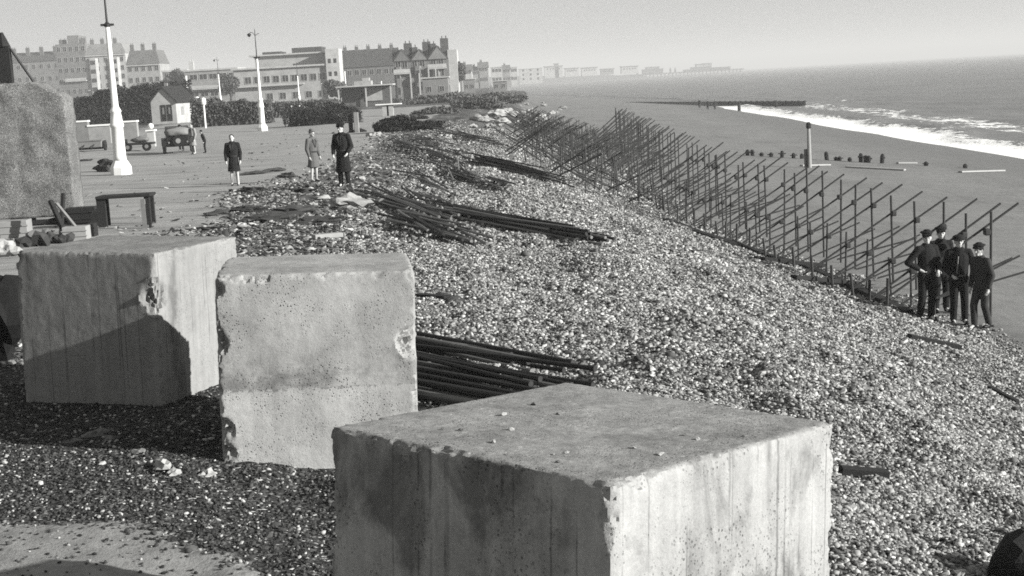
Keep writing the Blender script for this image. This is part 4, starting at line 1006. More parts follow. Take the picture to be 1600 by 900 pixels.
X0 = at(302, 190, 146).x; X1 = at(424, 190, 146).x
bush('hedge', 'long ragged grey-green hedge between the hut and the second lamp post', [(X0, X0 + (X1 - X0) * .35, 145, 148, -.3, 2.9), (X0 + (X1 - X0) * .35, X0 + (X1 - X0) * .7, 145, 148, -.3, 2.6), (X0 + (X1 - X0) * .7, X1, 145, 148, -.3, 2.3)], None, .16, 8000, leaf_m, seed=5)
X0 = at(424, 180, 175).x; X1 = at(530, 180, 175).x
bush('hedge', 'low hedge running right from the second lamp post towards the shelter', [(X0, X1, 174, 178, -.3, 2.0)], None, .17, 8000, leaf_m, seed=6)
p = G(510, 194); bush('bush', 'rounded dark bush on the grass bank behind the dark coated man', None, [(p.x - 1.3, p.y + .4, .5, 2.2, 1.3, 1.1), (p.x + .9, p.y + .6, .45, 2.0, 1.3, 1.15)], .09, 7000, leaf_d, 'bush', 7)
p = G(632, 205); bush('bush', 'dark heap of weed and scrub before the small white stand', None, [(p.x - .6, p.y, .45, 1.3, .9, .6), (p.x + .9, p.y - .2, .2, 1.6, .8, .4)], .08, 4500, leaf_d, 'bush', 8)
for k, (px, py, rx, rz_, l_) in enumerate([(700, 160, 6, 1.2, 'wide low scrub patch left of the far rubble heap'), (745, 170, 3.2, .9, 'dark scrub mound left of the pale rubble heap'), (770, 158, 5, 1.0, 'grey scrub strip beyond the pale rubble heap'), (850, 150, 1.3, 1.2, 'small dark bush at the seaward end of the scrub'), (680, 178, 2.5, .5, 'flat scrub patch beyond the farthest tube pile'), (590, 163, 5, .7, 'low scrub patch beside the shelter'), (800, 148, 5, 1.0, 'farthest scrub strip near the beach')]):
    p = G(px, py); s_ = (p.y / 150)
    bush('bush', l_, None, [(p.x, p.y, p.z + rz_ * .3, rx, rx * .5, rz_)], .14 * s_, 3200, leaf_l if k % 2 == 0 else leaf_m, 'bush', 20 + k)
def tree(px, ybase, Y_, h, r, label, seed):
    p = at(px, ybase, Y_); th = thing('tree', label, 'tree', (p.x, Y_, 0)); rr = random.Random(seed)
    bm = bmesh.new(); tube(bm, (0, 0, -.5), (.2, 0, h * .55), .35, .18, 7)
    for i in range(6):
        a_ = i * 1.05 + rr.random(); tube(bm, (.1, 0, h * (.3 + .04 * i)), (math.cos(a_) * r * .7, math.sin(a_) * r * .7, h * (.6 + .06 * i)), .12, .04, 5)
    part('trunk', bm, bark_m, th)
    bl = [(rr.uniform(-.5, .5) * r, rr.uniform(-.5, .5) * r, h * rr.uniform(.5, .85), r * .55, r * .55, h * .17) for _ in range(7)]
    me = leaf_mass('crown', '', None, .38, 900, leaf_m, seed=seed, blobs=bl); link('crown', me, leaf_m, th)
tree(276, 150, 430, 12, 3.8, 'dark round tree between the mansard house and the flats', 1)
tree(264, 150, 420, 10, 3.2, 'lower dark tree left of the round tree behind the hut', 2)
tree(360, 150, 360, 8.5, 2.6, 'soft grey tree in front of the flat-roofed flats', 3)
tree(712, 140, 340, 8, 2.6, 'small grey tree beside the tall gabled houses', 4)
tree(530, 150, 300, 5, 3.0, 'low dark tree left of the shelter', 5)

# ------------------------------------------------------------------ garden wall, carts, debris at left
for (a_, c_, t_, bt, v_, l_) in [(114, 139, 191, 218, .32, 'taller left'), (139, 173, 197, 216, .5, 'longer lower middle'), (193, 215, 191, 213, .42, 'right')]:
    Y_ = 104; p0 = at(a_, bt, Y_); p1 = at(c_, bt, Y_); zt = at((a_ + c_) / 2, t_, Y_).z
    th = thing('garden_wall', l_ + ' piece of the low white-topped wall behind the nearest lamp post', 'wall', (p0.x, Y_, 0), 0, 'pieces of low garden wall')
    bm = bmesh.new(); box(bm, 0, p1.x - p0.x, 0, .5, -.3, zt); part('wall', bm, bmat(v_), th)
    bm = bmesh.new(); box(bm, -.05, p1.x - p0.x + .05, -.06, .56, zt + .002, zt + .12); part('coping', bm, white_m, th)
p = at(236, 205, 92); th = thing('gate_pillar', 'white gate pillar with a ball top in front of the hut', 'pillar', (p.x, 92, 0)); bm = bmesh.new(); box(bm, -.22, .22, -.2, .2, -.3, .95); part('shaft', bm, bmat(.65), th)
bm = bmesh.new(); box(bm, -.3, .3, -.28, .28, .952, 1.05); part('cap', bm, white_m, th); bm = bmesh.new(); rock_bm(bm, (0, 0, 1.27), .2, (1, 1, 1), 3, 2, .05); part('ball', bm, white_m, th, True)

def wheel_bm(bm, x, y, z, r, t_=.1, mi=0):
    n = 20; tube(bm, (x, y - t_ / 2, z), (x, y + t_ / 2, z), r, r, n, mi)
def cart():
    p = G(143, 236); th = thing('handcart', 'low pale box cart with dark wheels left of the nearest lamp post', 'cart', (p.x, p.y, p.z), math.radians(4))
    bm = bmesh.new(); box(bm, -.75, .75, -.5, .5, .22, .62, bev=.03); box(bm, -.79, .79, -.54, .54, .625, .68); part('body', bm, bmat(.3), th)
    for x in (-.88, .88):
        bm = bmesh.new(); tube(bm, (x - .05, 0, .3), (x + .05, 0, .3), .34, n=18); w_ = part('wheel', bm, dwood_m, th)
        bm = bmesh.new(); tube(bm, (x - .09, 0, .3), (x + .09, 0, .3), .08, n=8); part('hub', bm, iron_m, w_)
    bm = bmesh.new(); tube(bm, (-.3, -.5, .4), (-.3, -1.5, .15), .03); tube(bm, (.3, -.5, .4), (.3, -1.5, .15), .03); part('shaft', bm, dwood_m, th)
    bm = bmesh.new(); box(bm, -.8, .8, -.06, .06, .1, .22); part('axle', bm, iron_m, th)
cart()
def trailer():
    p = G(218, 236); th = thing('trailer', 'low dark trailer with a pale load between the lamp post and the car', 'trailer', (p.x, p.y, p.z), 0)
    bm = bmesh.new(); box(bm, -.9, .9, -.5, .5, .38, .5); box(bm, -.9, -.8, -.5, .5, .5, .75); part('bed', bm, dwood_m, th)
    for x in (-.55, .6):
        bm = bmesh.new(); tube(bm, (x, -.6, .27), (x, -.5, .27), .27, n=16); w_ = part('wheel', bm, rough_mat('rubber', .02), th)
        bm = bmesh.new(); tube(bm, (x, -.63, .27), (x, -.602, .27), .12, n=10); part('hub', bm, bmat(.3), w_)
    bm = bmesh.new(); rock_bm(bm, (.1, 0, .68), .45, (1.3, .8, .4), 4, 2, .3); o = part('sack_load', bm, bmat(.25)); o.location = p; tag(o, 'pale lumpy sack load on the low dark trailer', 'sacks')
    o.location = (p.x, p.y, p.z)
trailer()
def car():
    p = G(273, 240); th = thing('parked_car', 'old dark open car with a folded pale canvas hood by the promenade wall', 'car', (p.x, p.y + 1, p.z), math.radians(14))
    dk = rough_mat('car_paint', .03, .2, 2, .02, .005, 20, .3); rb = rough_mat('rubber', .02)
    bm = bmesh.new(); box(bm, -.7, .7, -1.1, 1.9, .38, .95, bev=.09); box(bm, -.62, .62, .5, 1.9, .955, 1.12, bev=.06); part('body', bm, dk, th, False)
    bm = bmesh.new(); rock_bm(bm, (0, -.95, 1.18), .62, (1.15, .55, .42), 8, 3, .3); part('folded_hood', bm, bmat(.34), th, True)
    bm = bmesh.new(); box(bm, -.6, .6, .38, .42, .96, 1.42); ws = part('windscreen', bm, glass_m, th)
    bm = bmesh.new(); tube(bm, (-.62, .4, .95), (-.62, .4, 1.46), .025); tube(bm, (.62, .4, .95), (.62, .4, 1.46), .025); tube(bm, (-.62, .4, 1.46), (.62, .4, 1.46), .025); part('frame', bm, iron_m, ws)
    for x, y in ((-.76, -.75), (.76, -.75), (-.76, 1.4), (.76, 1.4)):
        bm = bmesh.new(); tube(bm, (x - .08, y, .36), (x + .08, y, .36), .36, n=20); w_ = part('wheel', bm, rb, th)
        bm = bmesh.new(); tube(bm, (x - .1, y, .36), (x + .1, y, .36), .17, n=12); part('rim', bm, bmat(.35), w_)
        bm = bmesh.new(); k_ = 8
        for i in range(k_):
            a0 = math.pi * i / k_; a1 = math.pi * (i + 1) / k_
            q = [(x + dx_, y + .44 * math.cos(a_), .38 + .42 * math.sin(a_)) for a_ in (a0, a1) for dx_ in (-.12, .12)]
            v = [bm.verts.new(c_) for c_ in (q[0], q[1], q[3], q[2])]; bm.faces.new(v)
            v2 = [bm.verts.new((c_[0], c_[1], c_[2] + .03)) for c_ in (q[0], q[1], q[3], q[2])]; bm.faces.new(v2[::-1])
        part('mudguard', bm, dk, th)
    bm = bmesh.new(); tube(bm, (0, -1.12, .7), (0, -1.26, .7), .3, n=20); sp = part('spare_wheel', bm, rb, th)
    bm = bmesh.new(); tube(bm, (0, -1.262, .7), (0, -1.28, .7), .14, n=12); part('rim', bm, bmat(.35), sp)
    for x in (-.5, .5):
        bm = bmesh.new(); tube(bm, (x, -1.1, .62), (x, -1.16, .62), .05, n=10); part('tail_lamp', bm, bmat(.3), th)
    bm = bmesh.new(); box(bm, -.5, .5, -.9, -.2, .96, 1.08, bev=.03); part('seat', bm, bmat(.1), th)
car()
rock(165, 268, .42, dark_m, 'dark bush-like heap at the left foot of the nearest lamp post', (1.3, .7, .65), 150, None, 'heap', 'heap', .1)
rock(128, 252, .25, dark_m, 'low dark streak of rubbish on the road left of the lamp heap', (2.2, .7, .25), 152, None, 'heap', 'heap', .1)

# big rough slab at left
def big_slab():
    Y_ = 34.5; xr = at(108, 230, Y_).x; zt = at(60, 128, Y_).z; zb = at(60, 340, Y_).z
    L = 5.5; D_ = .75; H_ = zt - zb; n = 46; bm = bmesh.new(); vd = {}
    th = thing('concrete_wall', 'great rough dark-flecked concrete slab standing at the left edge', 'wall', (xr, Y_, zb), 0)
    nx_, nz_, ny_ = 90, 54, 8
    def V(i, j, k_):
        key = (i, j, k_)
        if key not in vd:
            x = -L + L * i / nx_; z = H_ * k_ / nz_; y = D_ * j / ny_
            # broken upper right shoulder
            lim = H_ - max(0, (x + .75)) * .55 - .05 * mnoise.noise(Vector((x * 4, 0, 0))) + .10 * mnoise.noise(Vector((x * 1.3, 2, 0)))
            z = min(z, lim) if k_ == nz_ else z * lim / H_
            v = Vector((x, y, z)); q = v * 4
            d = .05 * mnoise.noise(q * .7) + .015 * mnoise.noise(q * 3) + .015 * mnoise.noise(q * 9)
            if j == 0: v.y -= d
            if i == nx_: v.x += d * .7
            if k_ == nz_: v.z += d * 1.1
            vd[key] = bm.verts.new(v)
        return vd[key]
    for i in range(nx_):
        for k_ in range(nz_):
            bm.faces.new((V(i, 0, k_), V(i + 1, 0, k_), V(i + 1, 0, k_ + 1), V(i, 0, k_ + 1)))
            bm.faces.new((V(i, ny_, k_), V(i, ny_, k_ + 1), V(i + 1, ny_, k_ + 1), V(i + 1, ny_, k_)))
        for j in range(ny_):
            bm.faces.new((V(i, j, nz_), V(i + 1, j, nz_), V(i + 1, j + 1, nz_), V(i, j + 1, nz_)))
            bm.faces.new((V(i, j, 0), V(i, j + 1, 0), V(i + 1, j + 1, 0), V(i + 1, j, 0)))
    for j in range(ny_):
        for k_ in range(nz_):
            bm.faces.new((V(nx_, j, k_), V(nx_, j + 1, k_), V(nx_, j + 1, k_ + 1), V(nx_, j, k_ + 1)))
            bm.faces.new((V(0, j, k_), V(0, j, k_ + 1), V(0, j + 1, k_ + 1), V(0, j + 1, k_)))
    b2 = NB('flecked_concrete'); co_ = b2.objco()
    f1 = b2.noise(co_, 1.3, 4, .6); f2_ = b2.noise(co_, 30, 6, .9); f3 = b2.noise(b2.mapv(co_, (3, 3, 1)), 1.5, 4, .7)
    base = b2.ramp(f2_, [(.40, .02), (.455, .22), (.52, .33), (.58, .42), (.64, .8)])
    base = b2.mth('MULTIPLY', base, b2.ramp(f1, [(.3, .65), (.6, 1.15)])); b2.grey(base); b2.bump(f2_, .6, .05)
    part('slab', bm, b2.m, th, True)
    bm = bmesh.new()
    for x in (-4.6, -2.6, -.6): box(bm, x - .15, x + .15, .1, .65, -(zb + .1), -.06, bev=.02)
    part('bearer', bm, dwood_m, th)
    bm = bmesh.new(); box(bm, -L, -.1, -.08, .15, -.16, -.062); part('sill', bm, dwood_m, th)
    # dark mast with stay behind it
    top = at(3, 52, 37.5); mt_ = thing('mast', 'dark mast with a slanting stay rising behind the rough slab at the left edge', 'mast', (top.x, 37.5, 0))
    bm = bmesh.new(); box(bm, -.16, .16, -.1, .1, -.3, top.z - .35); part('shaft', bm, dwood_m, mt_)
    bm = bmesh.new(); tube(bm, (.0, 0, top.z - .35), (-.02, 0, top.z + .02), .2, .05, 6); part('head', bm, dwood_m, mt_)
    e = at(52, 122, 37.5); bm = bmesh.new(); tube(bm, (0, 0, top.z - .1), ((e.x - top.x) * 1.6, 0, top.z - .1 - (top.z - e.z) * 1.6), .035, n=6); part('stay', bm, iron_m, mt_)
big_slab()

def trestle():
    a_ = G(163, 355); c_ = G(221, 356); L = c_.x - a_.x; H_ = .66
    th = thing('trestle_table', 'dark rough trestle frame standing behind the left cube', 'trestle', (a_.x, a_.y, a_.z), 0)
    bm = bmesh.new(); box(bm, -.12, L + .1, -.1, .5, H_, H_ + .07, bev=.01); part('top', bm, dwood_m, th)
    for x, w_, y in ((-.02, .20, 0), (L, .12, 0), (-.02, .1, .42), (L, .1, .42)):
        bm = bmesh.new(); box(bm, x - w_ / 2, x + w_ / 2, y - .05, y + .05, -.06, H_ - .002); part('leg', bm, dwood_m, th)
    p = G(231, 356); bm = bmesh.new(); box(bm, -.05, .05, -.03, .03, -.1, .66); o = part('stake', bm, wood_m); o.location = (p.x - .06, p.y, p.z); tag(o, 'thin pale upright stake beside the trestle frame', 'stake')
    bm = bmesh.new(); box(bm, -.03, .03, -.03, .03, -.1, .56); o = part('stake', bm, dwood_m); o.location = (p.x + .06, p.y, p.z); tag(o, 'thin dark upright stake right of the pale one', 'stake')
trestle()
def crate(px, py, w, d, h, mt, label, rz=0, name='crate', cat='crate', open_=False, tilt=0):
    p = G(px, py); th = thing(name, label, cat, (p.x, p.y, p.z - .02), rz); th.rotation_euler = (tilt, 0, rz)
    bm = bmesh.new(); box(bm, -w / 2, w / 2, 0, d, 0, h, bev=.012); part('body', bm, mt, th)
    bm = bmesh.new()
    for z in (h * .3, h * .68): box(bm, -w / 2 - .015, w / 2 + .015, -.018, -.002, z, z + h * .07)
    part('batten', bm, mt, th); return th
crate(22, 372, .62, .5, .40, bmat(.42), 'pale concrete lump box below the rough slab at the left edge', .1, 'kerb_block', 'block')
crate(32, 352, .5, .4, .30, bmat(.38), 'pale block higher up at the left edge beneath the slab', -.1, 'kerb_block', 'block')
crate(117, 375, .52, .4, .30, bmat(.5), 'pale small crate at the foot of the leaning plank', .05)
crate(128, 350, .7, .4, .42, dwood_m, 'dark open crate behind the leaning plank', 0)
crate(141, 370, .2, .3, .3, dwood_m, 'small dark box right of the pale crate', 0)
a_ = G(132, 373); plank((a_.x - .62, a_.y + .3, a_.z + .78), (a_.x, a_.y, a_.z + .03), .07, .04, wood_m, 'plank', 'thin plank leaning down to the right over the crates')
a_ = G(98, 372); plank((a_.x - .28, a_.y + .3, a_.z + .82), (a_.x + .1, a_.y, a_.z), .1, .09, dwood_m, 'plank', 'short dark prop leaning against the rough slab')
a_ = G(94, 366); plank((a_.x + .07, a_.y + .3, a_.z + .9), (a_.x + .02, a_.y, a_.z), .08, .08, dwood_m, 'plank', 'upright dark prop beside the leaning one')
for k, (px, py, r, mt) in enumerate([(40, 386, .16, dark_m), (64, 384, .2, dark_m), (82, 380, .17, dark_m), (52, 376, .14, mid_m), (74, 372, .14, mid_m), (95, 380, .14, dark_m), (108, 379, .13, dark_m), (8, 396, .2, stone_m), (20, 400, .16, stone_m), (155, 352, .2, mid_m)]):
    rock(px, py, r, mt, ('dark' if mt is dark_m else 'grey' if mt is mid_m else 'pale') + ' lump of debris behind the left cube', (1.1, .9, .9), 200 + k, ('dark' if mt is dark_m else 'grey' if mt is mid_m else 'pale') + ' debris lumps behind the left cube', 'debris_lump', 'debris', .2)
# near-black lump added to stand for the shadow left of the left cube
rock(-4, 560, .5, rough_mat('shade_black', .015), 'added black lump standing for shadow at the left edge beside the left cube', (.7, .8, 1.0), 300, None, 'heap', 'heap', .1)

# ------------------------------------------------------------------ people
def union_mesh(caps, voxel, name):
    bm = bmesh.new()
    for c_ in caps:
        if c_[0] == 'e':      # ellipsoid: centre, radii
            _, ce, ra = c_; q = bmesh.ops.create_icosphere(bm, subdivisions=3, radius=1.0)
            for v in q['verts']: v.co = Vector((v.co.x * ra[0], v.co.y * ra[1], v.co.z * ra[2])) + Vector(ce)
        else:
            p0, p1, r0, r1 = Vector(c_[0]), Vector(c_[1]), c_[2], c_[3]; fl = c_[4] if len(c_) > 4 else 1.0
            d = (p1 - p0); L = d.length; d.normalize() if L > 1e-6 else None
            n = 12; a_ = Vector((1, 0, 0)) if abs(d.x) < .8 else Vector((0, 0, 1)); a_ = (a_ - d * a_.dot(d)).normalized(); bb = d.cross(a_)
            rings = []
            for (s_, r_) in ([(0, 1)] if len(c_) > 5 else [(-.85, .5), (-.5, .87), (0, 1)]): rings.append((p0 + d * (s_ * r0), r0 * r_))
            for (s_, r_) in [(0, 1), (.5, .87), (.85, .5)]: rings.append((p1 + d * (s_ * r1), r1 * r_))
            vr = [[bm.verts.new(ce + a_ * math.cos(2 * math.pi * i / n) * r_ + bb * math.sin(2 * math.pi * i / n) * r_ * fl) for i in range(n)] for ce, r_ in rings]
            for A_, B_ in zip(vr, vr[1:]):
                for i in range(n): bm.faces.new((A_[i], A_[(i + 1) % n], B_[(i + 1) % n], B_[i]))
            bm.faces.new(vr[0][::-1]); bm.faces.new(vr[-1])
    bmesh.ops.recalc_face_normals(bm, faces=bm.faces)
    me = bpy.data.meshes.new(name); bm.to_mesh(me); bm.free()
    o = bpy.data.objects.new('tmp', me); COL.objects.link(o)
    md = o.modifiers.new('r', 'REMESH'); md.mode = 'VOXEL'; md.voxel_size = voxel; md.use_smooth_shade = True
    sm_ = o.modifiers.new('s', 'SMOOTH'); sm_.iterations = 2; sm_.factor = .5
    dg = bpy.context.evaluated_depsgraph_get(); res = bpy.data.meshes.new_from_object(o.evaluated_get(dg))
    bpy.data.objects.remove(o); res.name = name
    res.polygons.foreach_set('use_smooth', np.ones(len(res.polygons), bool))
    return res
skin_m = rough_mat('skin', .8, .1, 8, .05, .002, 40, .6)
hair_m = rough_mat('hair', .03, .3, 20)
navy_m = rough_mat('navy_serge', .014, .3, 6, .3, .004, 60)
coat_d = rough_mat('dark_coat', .02, .3, 6, .3, .004, 60)
coat_g = rough_mat('grey_coat', .17, .25, 5, .3, .004, 60)
coat_l = rough_mat('light_coat', .42, .2, 5, .3, .004, 60)
stock_m = rough_mat('stocking', .33, .15, 5)
boot_m = rough_mat('boot', .015, .2, 5, .05, .002, 30, .5)
def V3(*a): return Vector(a)
def person(loc, yaw, label, h=1.75, arms=None, legs=None, wear='uniform', lean=0.0, hat='cap', top=None, bottom=None, head_turn=0.0, group=None, vox=.011, hatm=None, hands=True):
    """local: faces +Y, x to the figure's left is -x ... metres for a 1.75 m figure, scaled by h"""
    th = thing('person', label, 'person', loc, yaw, group); th.scale = (h / 1.75,) * 3
    Ls = legs or {}; As = arms or {}
    hip = V3(0, 0, .93); chest = V3(0, lean * .35, 1.30); neck = V3(0, lean * .5, 1.47); head = V3(0, lean * .62 + .02, 1.62)
    body = []; cl = []; tr = []; bt = []
    body += [(V3(0, 0, .95), chest, .12, .13, .8), (chest, neck, .10, .06), (neck, head, .055, .055)]
    # head with face
    R_ = Matrix.Rotation(head_turn, 3, 'Z')
    hv = lambda x, y, z: head + R_ @ V3(x, y, z)
    body += [('e', head + V3(0, 0, .03), (.076, .095, .11)), (hv(0, .03, -.02), hv(0, .055, -.065), .055, .036), (hv(0, .088, .02), hv(0, .108, -.015), .012, .016), (hv(-.078, 0, .03), hv(-.082, -.01, -.015), .012, .01), (hv(.078, 0, .03), hv(.082, -.01, -.015), .012, .01), (hv(-.03, .08, .045), hv(.03, .08, .045), .014, .014)]
    for s_ in (-1, 1):
        key = 'l' if s_ < 0 else 'r'
        kn, an = Ls.get(key, (V3(s_ * .10, .02, .49), V3(s_ * .11, -.02, .08)))
        kn = Vector(kn); an = Vector(an); hp = V3(s_ * .09, 0, .90)
        body += [(hp, kn, .075, .05), (kn, an, .048, .035), (an, an + V3(0, .12, -.04), .04, .03)]
        tr += [(hp, kn, .105, .078), (kn, an + V3(0, 0, .03), .078, .068)]
        bt += [(an + V3(0, 0, .10), an, .058, .056), (an + V3(0, -.02, -.035), an + V3(s_ * .02, .15, -.045), .045, .04)]
        el, ha = As.get(key, (V3(s_ * .25, -.02, 1.12), V3(s_ * .24, .08, .86)))
        el = Vector(el); ha = Vector(ha); shd = V3(s_ * .185, lean * .42, 1.42)
        body += [(shd, el, .045, .036), (el, ha, .036, .026)]
        cl += [(shd, el, .078, .066), (el, ha + (el - ha) * .12, .064, .052)]
        # hand: palm, four fingers, thumb, slightly curled
        d = (ha - el).normalized(); sd_ = d.cross(V3(0, 0, 1)); sd_ = sd_.normalized() if sd_.length > .1 else V3(0, 1, 0)
        if abs(d.z) > .6: sd_ = V3(0, 1, 0) - d * d.y; sd_.normalize()
        curl = d.cross(sd_).normalized() * -s_
        if hands:
            pl = ha + d * .085
            body += [(ha, pl, .026, .03)]
            for f_, (o_, ln) in enumerate(((-.03, .062), (-.01, .074), (.011, .07), (.03, .055))):
                r0_ = pl + sd_ * o_; k1 = r0_ + d * ln * .55 + curl * .008; k2 = k1 + (d * .6 + curl * .7).normalized() * ln * .5
                body += [(r0_, k1, .0095, .009), (k1, k2, .009, .008)]
            tb = ha + d * .03 + sd_ * -.03; t1 = tb + (d * .6 - sd_ * .7).normalized() * .04; body += [(tb, t1, .012, .0105), (t1, t1 + (d * .9 + curl * .4).normalized() * .03, .0105, .009)]
        else: body += [(ha, ha + d * .1, .028, .02)]
    link('body', union_mesh(body, vox * .8 if hands else vox, 'body'), skin_m, th)
    tm = top or navy_m; bmn = bottom or tm
    cl += [(V3(0, 0, .98), chest, .175, .20, .74), (chest, V3(0, lean * .42, 1.42), .195, .14, .74), (V3(-.15, lean * .42, 1.42), V3(.15, lean * .42, 1.42), .078, .078), (V3(0, lean * .45, 1.45), neck, .085, .07)]
    if wear == 'uniform':
        cl += [(V3(0, 0, .86), V3(0, 0, 1.0), .175, .165, .75)]
        link('jacket', union_mesh(cl, vox, 'jacket'), tm, th)
        link('trousers', union_mesh(tr + [(V3(0, 0, .9), V3(0, 0, 1.0), .15, .14, .75)], vox, 'trousers'), bmn, th)
    elif wear == 'coat':
        cl += [(V3(0, 0, .42), V3(0, 0, .98), .235, .175, .78, 1)]
        link('overcoat', union_mesh(cl, vox, 'overcoat'), tm, th)
        link('trousers', union_mesh(tr, vox, 'trousers'), bmn, th)
    elif wear == 'long_coat':
        cl += [(V3(0, 0, .50), V3(0, 0, .98), .225, .155, .85, 1)]
        link('overcoat', union_mesh(cl, vox, 'overcoat'), tm, th)
        link('stockings', union_mesh([(V3(s_ * .085, 0, .5), V3(s_ * .09, -.01, .10), .056, .036) for s_ in (-1, 1)], vox, 'stockings'), stock_m, th) 
    def ring(z, rx, ry, th_, n=20):
        bm = bmesh.new()
        for i in range(n):
            a0 = 2 * math.pi * i / n; a1 = 2 * math.pi * (i + 1) / n
            q = [bm.verts.new((rx * k_ * math.cos(a_), ry * k_ * math.sin(a_), z + dz)) for a_, k_, dz in ((a0, 1, 0), (a1, 1, 0), (a1, 1.0, th_), (a0, 1.0, th_))]
            bm.faces.new(q)
        return bm
    if wear != 'uniform' and hands:
        part('belt', ring(1.0, .186 if wear == 'coat' else .166, .152 if wear == 'coat' else .146, .045), rough_mat('leather', .05), th)
        bm = bmesh.new()
        for s_ in (-1, 1):
            a_ = [bm.verts.new(c_) for c_ in ((s_ * .015, .155, 1.16), (s_ * .10, .125, 1.38), (s_ * .05, .10, 1.46), (s_ * .015, .12, 1.40))]; bm.faces.new(a_)
            c2_ = [bm.verts.new(v_.co + Vector((0, .012, 0))) for v_ in a_]; bm.faces.new(c2_)
            for i_ in range(4): bm.faces.new((a_[i_], a_[(i_ + 1) % 4], c2_[(i_ + 1) % 4], c2_[i_]))
        part('lapels', bm, rough_mat('lapel_cloth', .06 if tm is coat_d else .25), th)
    link('boots' if wear != 'long_coat' else 'shoes', union_mesh(bt if wear != 'long_coat' else [(V3(s_ * .09, -.03, .05), V3(s_ * .1, .12, .03), .038, .032) for s_ in (-1, 1)], vox, 'boots'), boot_m, th)
    hm_ = hatm or coat_d; bm = bmesh.new()
    if hat == 'cap':
        bm2 = [('e', head + V3(0, -.01, .125), (.125, .135, .035)), (head + V3(0, 0, .07), head + V3(0, 0, .10), .095, .098), (hv(-.05, .10, .075), hv(.05, .10, .075), .028, .028)]
    elif hat == 'beret': bm2 = [('e', head + V3(.03, -.01, .12), (.12, .125, .04)), (head + V3(0, 0, .07), head + V3(0, 0, .1), .09, .092)]
    elif hat == 'helmet': bm2 = [('e', head + V3(0, 0, .09), (.125, .145, .07)), ('e', head + V3(0, 0, .065), (.16, .18, .016))]
    elif hat == 'felt': bm2 = [('e', head + V3(0, 0, .13), (.085, .1, .06)), ('e', head + V3(0, .0, .085), (.14, .16, .014))]
    else: bm2 = [('e', head + R_ @ V3(0, -.02, .055), (.086, .096, .10))]
    link(('hat' if hat != 'hair' else 'hair'), union_mesh(bm2, vox * .8, 'hat'), hm_ if hat != 'hair' else hair_m, th)
    if hat != 'hair': link('hair', union_mesh([('e', head + R_ @ V3(0, -.025, .035), (.081, .085, .085))], vox * .8, 'hair'), hair_m, th)
    if hands:
        for s_ in (-1, 1):
            bm = bmesh.new(); rock_bm(bm, hv(s_ * .031, .094, .022), .011, (1.3, .6, .8), 1, 2, .0); part('eye', bm, hair_m, th, True)
        bm = bmesh.new(); rock_bm(bm, hv(0, .098, -.055), .02, (1.2, .4, .28), 1, 2, .0); part('mouth', bm, rough_mat('lips', .16), th, True)
    return th
PI = math.pi
gc = V3(8.1, 25.7, 0)
def gp_(px, py): p = G(px, py); return p
person(gp_(1449, 500), PI + .35, 'leftmost of the four men by the scaffolding, dark uniform and cap, hand on hip', 1.76,
       arms={'r': ((.40, -.06, 1.17), (.20, .04, 1.03)), 'l': ((-.25, .05, 1.13), (-.12, .2, 1.0))}, legs={'r': ((.15, .05, .49), (.17, 0, .08)), 'l': ((-.06, .08, .49), (-.05, .05, .08))}, hat='cap', head_turn=-.5)
p = gp_(1483, 492); person((p.x - .05, p.y + .35, gz(p.x, p.y + .35)), PI + .1, 'second of the four men, standing half hidden behind the others in a dark uniform', 1.78, hat='cap', head_turn=-.2)
person(gp_(1499, 506), PI - .15, 'third of the four men, round cap and sunlit face, pale strip down his jacket', 1.77,
       arms={'r': ((.27, .02, 1.14), (.16, .2, 1.0)), 'l': ((-.30, -.02, 1.13), (-.22, .12, .93))}, hat='helmet', head_turn=.15)
o3 = bpy.context.scene.objects
person(gp_(1535, 513), PI / 2 + .5, 'rightmost of the four men, side-on in dark clothes and cap, leg forward', 1.66, wear='uniform',
       legs={'l': ((-.08, .02, .49), (-.08, -.10, .09)), 'r': ((.08, .16, .50), (.08, .14, .08))}, hat='cap', top=rough_mat('battledress', .06, .3, 6, .3, .004, 60), lean=.1, head_turn=.1)
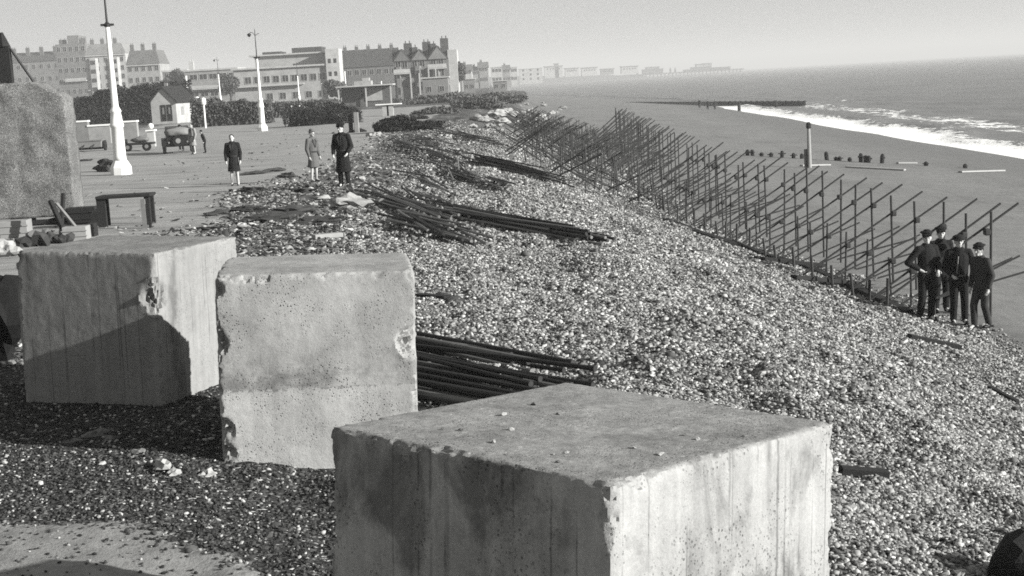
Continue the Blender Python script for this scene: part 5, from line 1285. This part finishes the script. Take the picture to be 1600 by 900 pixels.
# pale belt/lanyard pieces on the third man
t3 = [o for o in COL.objects if o.get('label', '').startswith('third of the four')][0]
bm = bmesh.new(); tube(bm, (.03, .135, 1.36), (.06, .14, 1.02), .012, n=6); part('lanyard', bm, bmat(.5), t3)
bm = bmesh.new(); box(bm, -.10, .03, .13, .15, .965, .985); part('belt', bm, bmat(.3), t3)
wz = G(368, 290)
person(wz, PI + .1, 'woman in a dark knee-length coat walking alone on the promenade', 1.64, wear='long_coat', top=coat_d, hat='hair', legs={})
person(G(492, 284), PI + .9, 'person in a pale grey belted overcoat beside the dark coated man', 1.66, wear='long_coat', top=coat_g, hat='felt', hatm=rough_mat('grey_felt', .2))
person(G(539, 292), PI - .25, 'man in a very dark uniform greatcoat and cap standing at the rubble edge', 1.84, wear='coat', top=coat_d, bottom=coat_d, hat='cap', head_turn=-.3,
       arms={'r': ((.27, -.02, 1.13), (.22, .14, .92)), 'l': ((-.27, -.02, 1.13), (-.2, .14, .95))})
person(G(303, 241), PI - .6, 'person in a light coat beside the old car', 1.6, wear='long_coat', top=coat_l, hat='hair', vox=.016, hands=True)
person(G(321, 239), PI - 1.4, 'small person in dark clothes bending beside the one in the light coat', 1.2, wear='uniform', top=coat_d, hat='beret', vox=.016, lean=.3)
person(G(284, 236), PI - .2, 'person in mid grey jacket standing close against the old car', 1.5, wear='uniform', top=coat_d, hat='cap', vox=.016)
person(G(457, 196), PI + .3, 'distant person in dark clothes on the promenade beyond the second lamp post', 1.85, wear='long_coat', top=coat_d, hat='felt', vox=.018)
person(G(470, 190), PI - .3, 'distant slim dark figure just right of the person beyond the second lamp post', 1.7, wear='coat', top=coat_d, hat='felt', vox=.018, hands=False)
for px, py, l_ in ((1093, 169, 'leftmost'), (1106, 171, 'middle'), (1117, 171, 'rightmost')):
    person(G(px, py), PI + .4 * (px - 1105) / 12, l_ + ' of three tiny dark figures on the sand near the far groyne', 1.7, wear='coat', top=coat_d, hat='felt', vox=.03, hands=False)
for px, py, l_ in ((1155, 172, 'left'), (1213, 177, 'right')):
    p = at(px, py, 245); bm = bmesh.new(); lathe(bm, [(.3, -6), (.26, -3.2), (.15, -3.0)], 8); o = part('groyne_stump', bm, dwood_m); o.location = (p.x, p.y, 0); tag(o, l_ + ' dark stump standing in the white surf', 'timber stump')
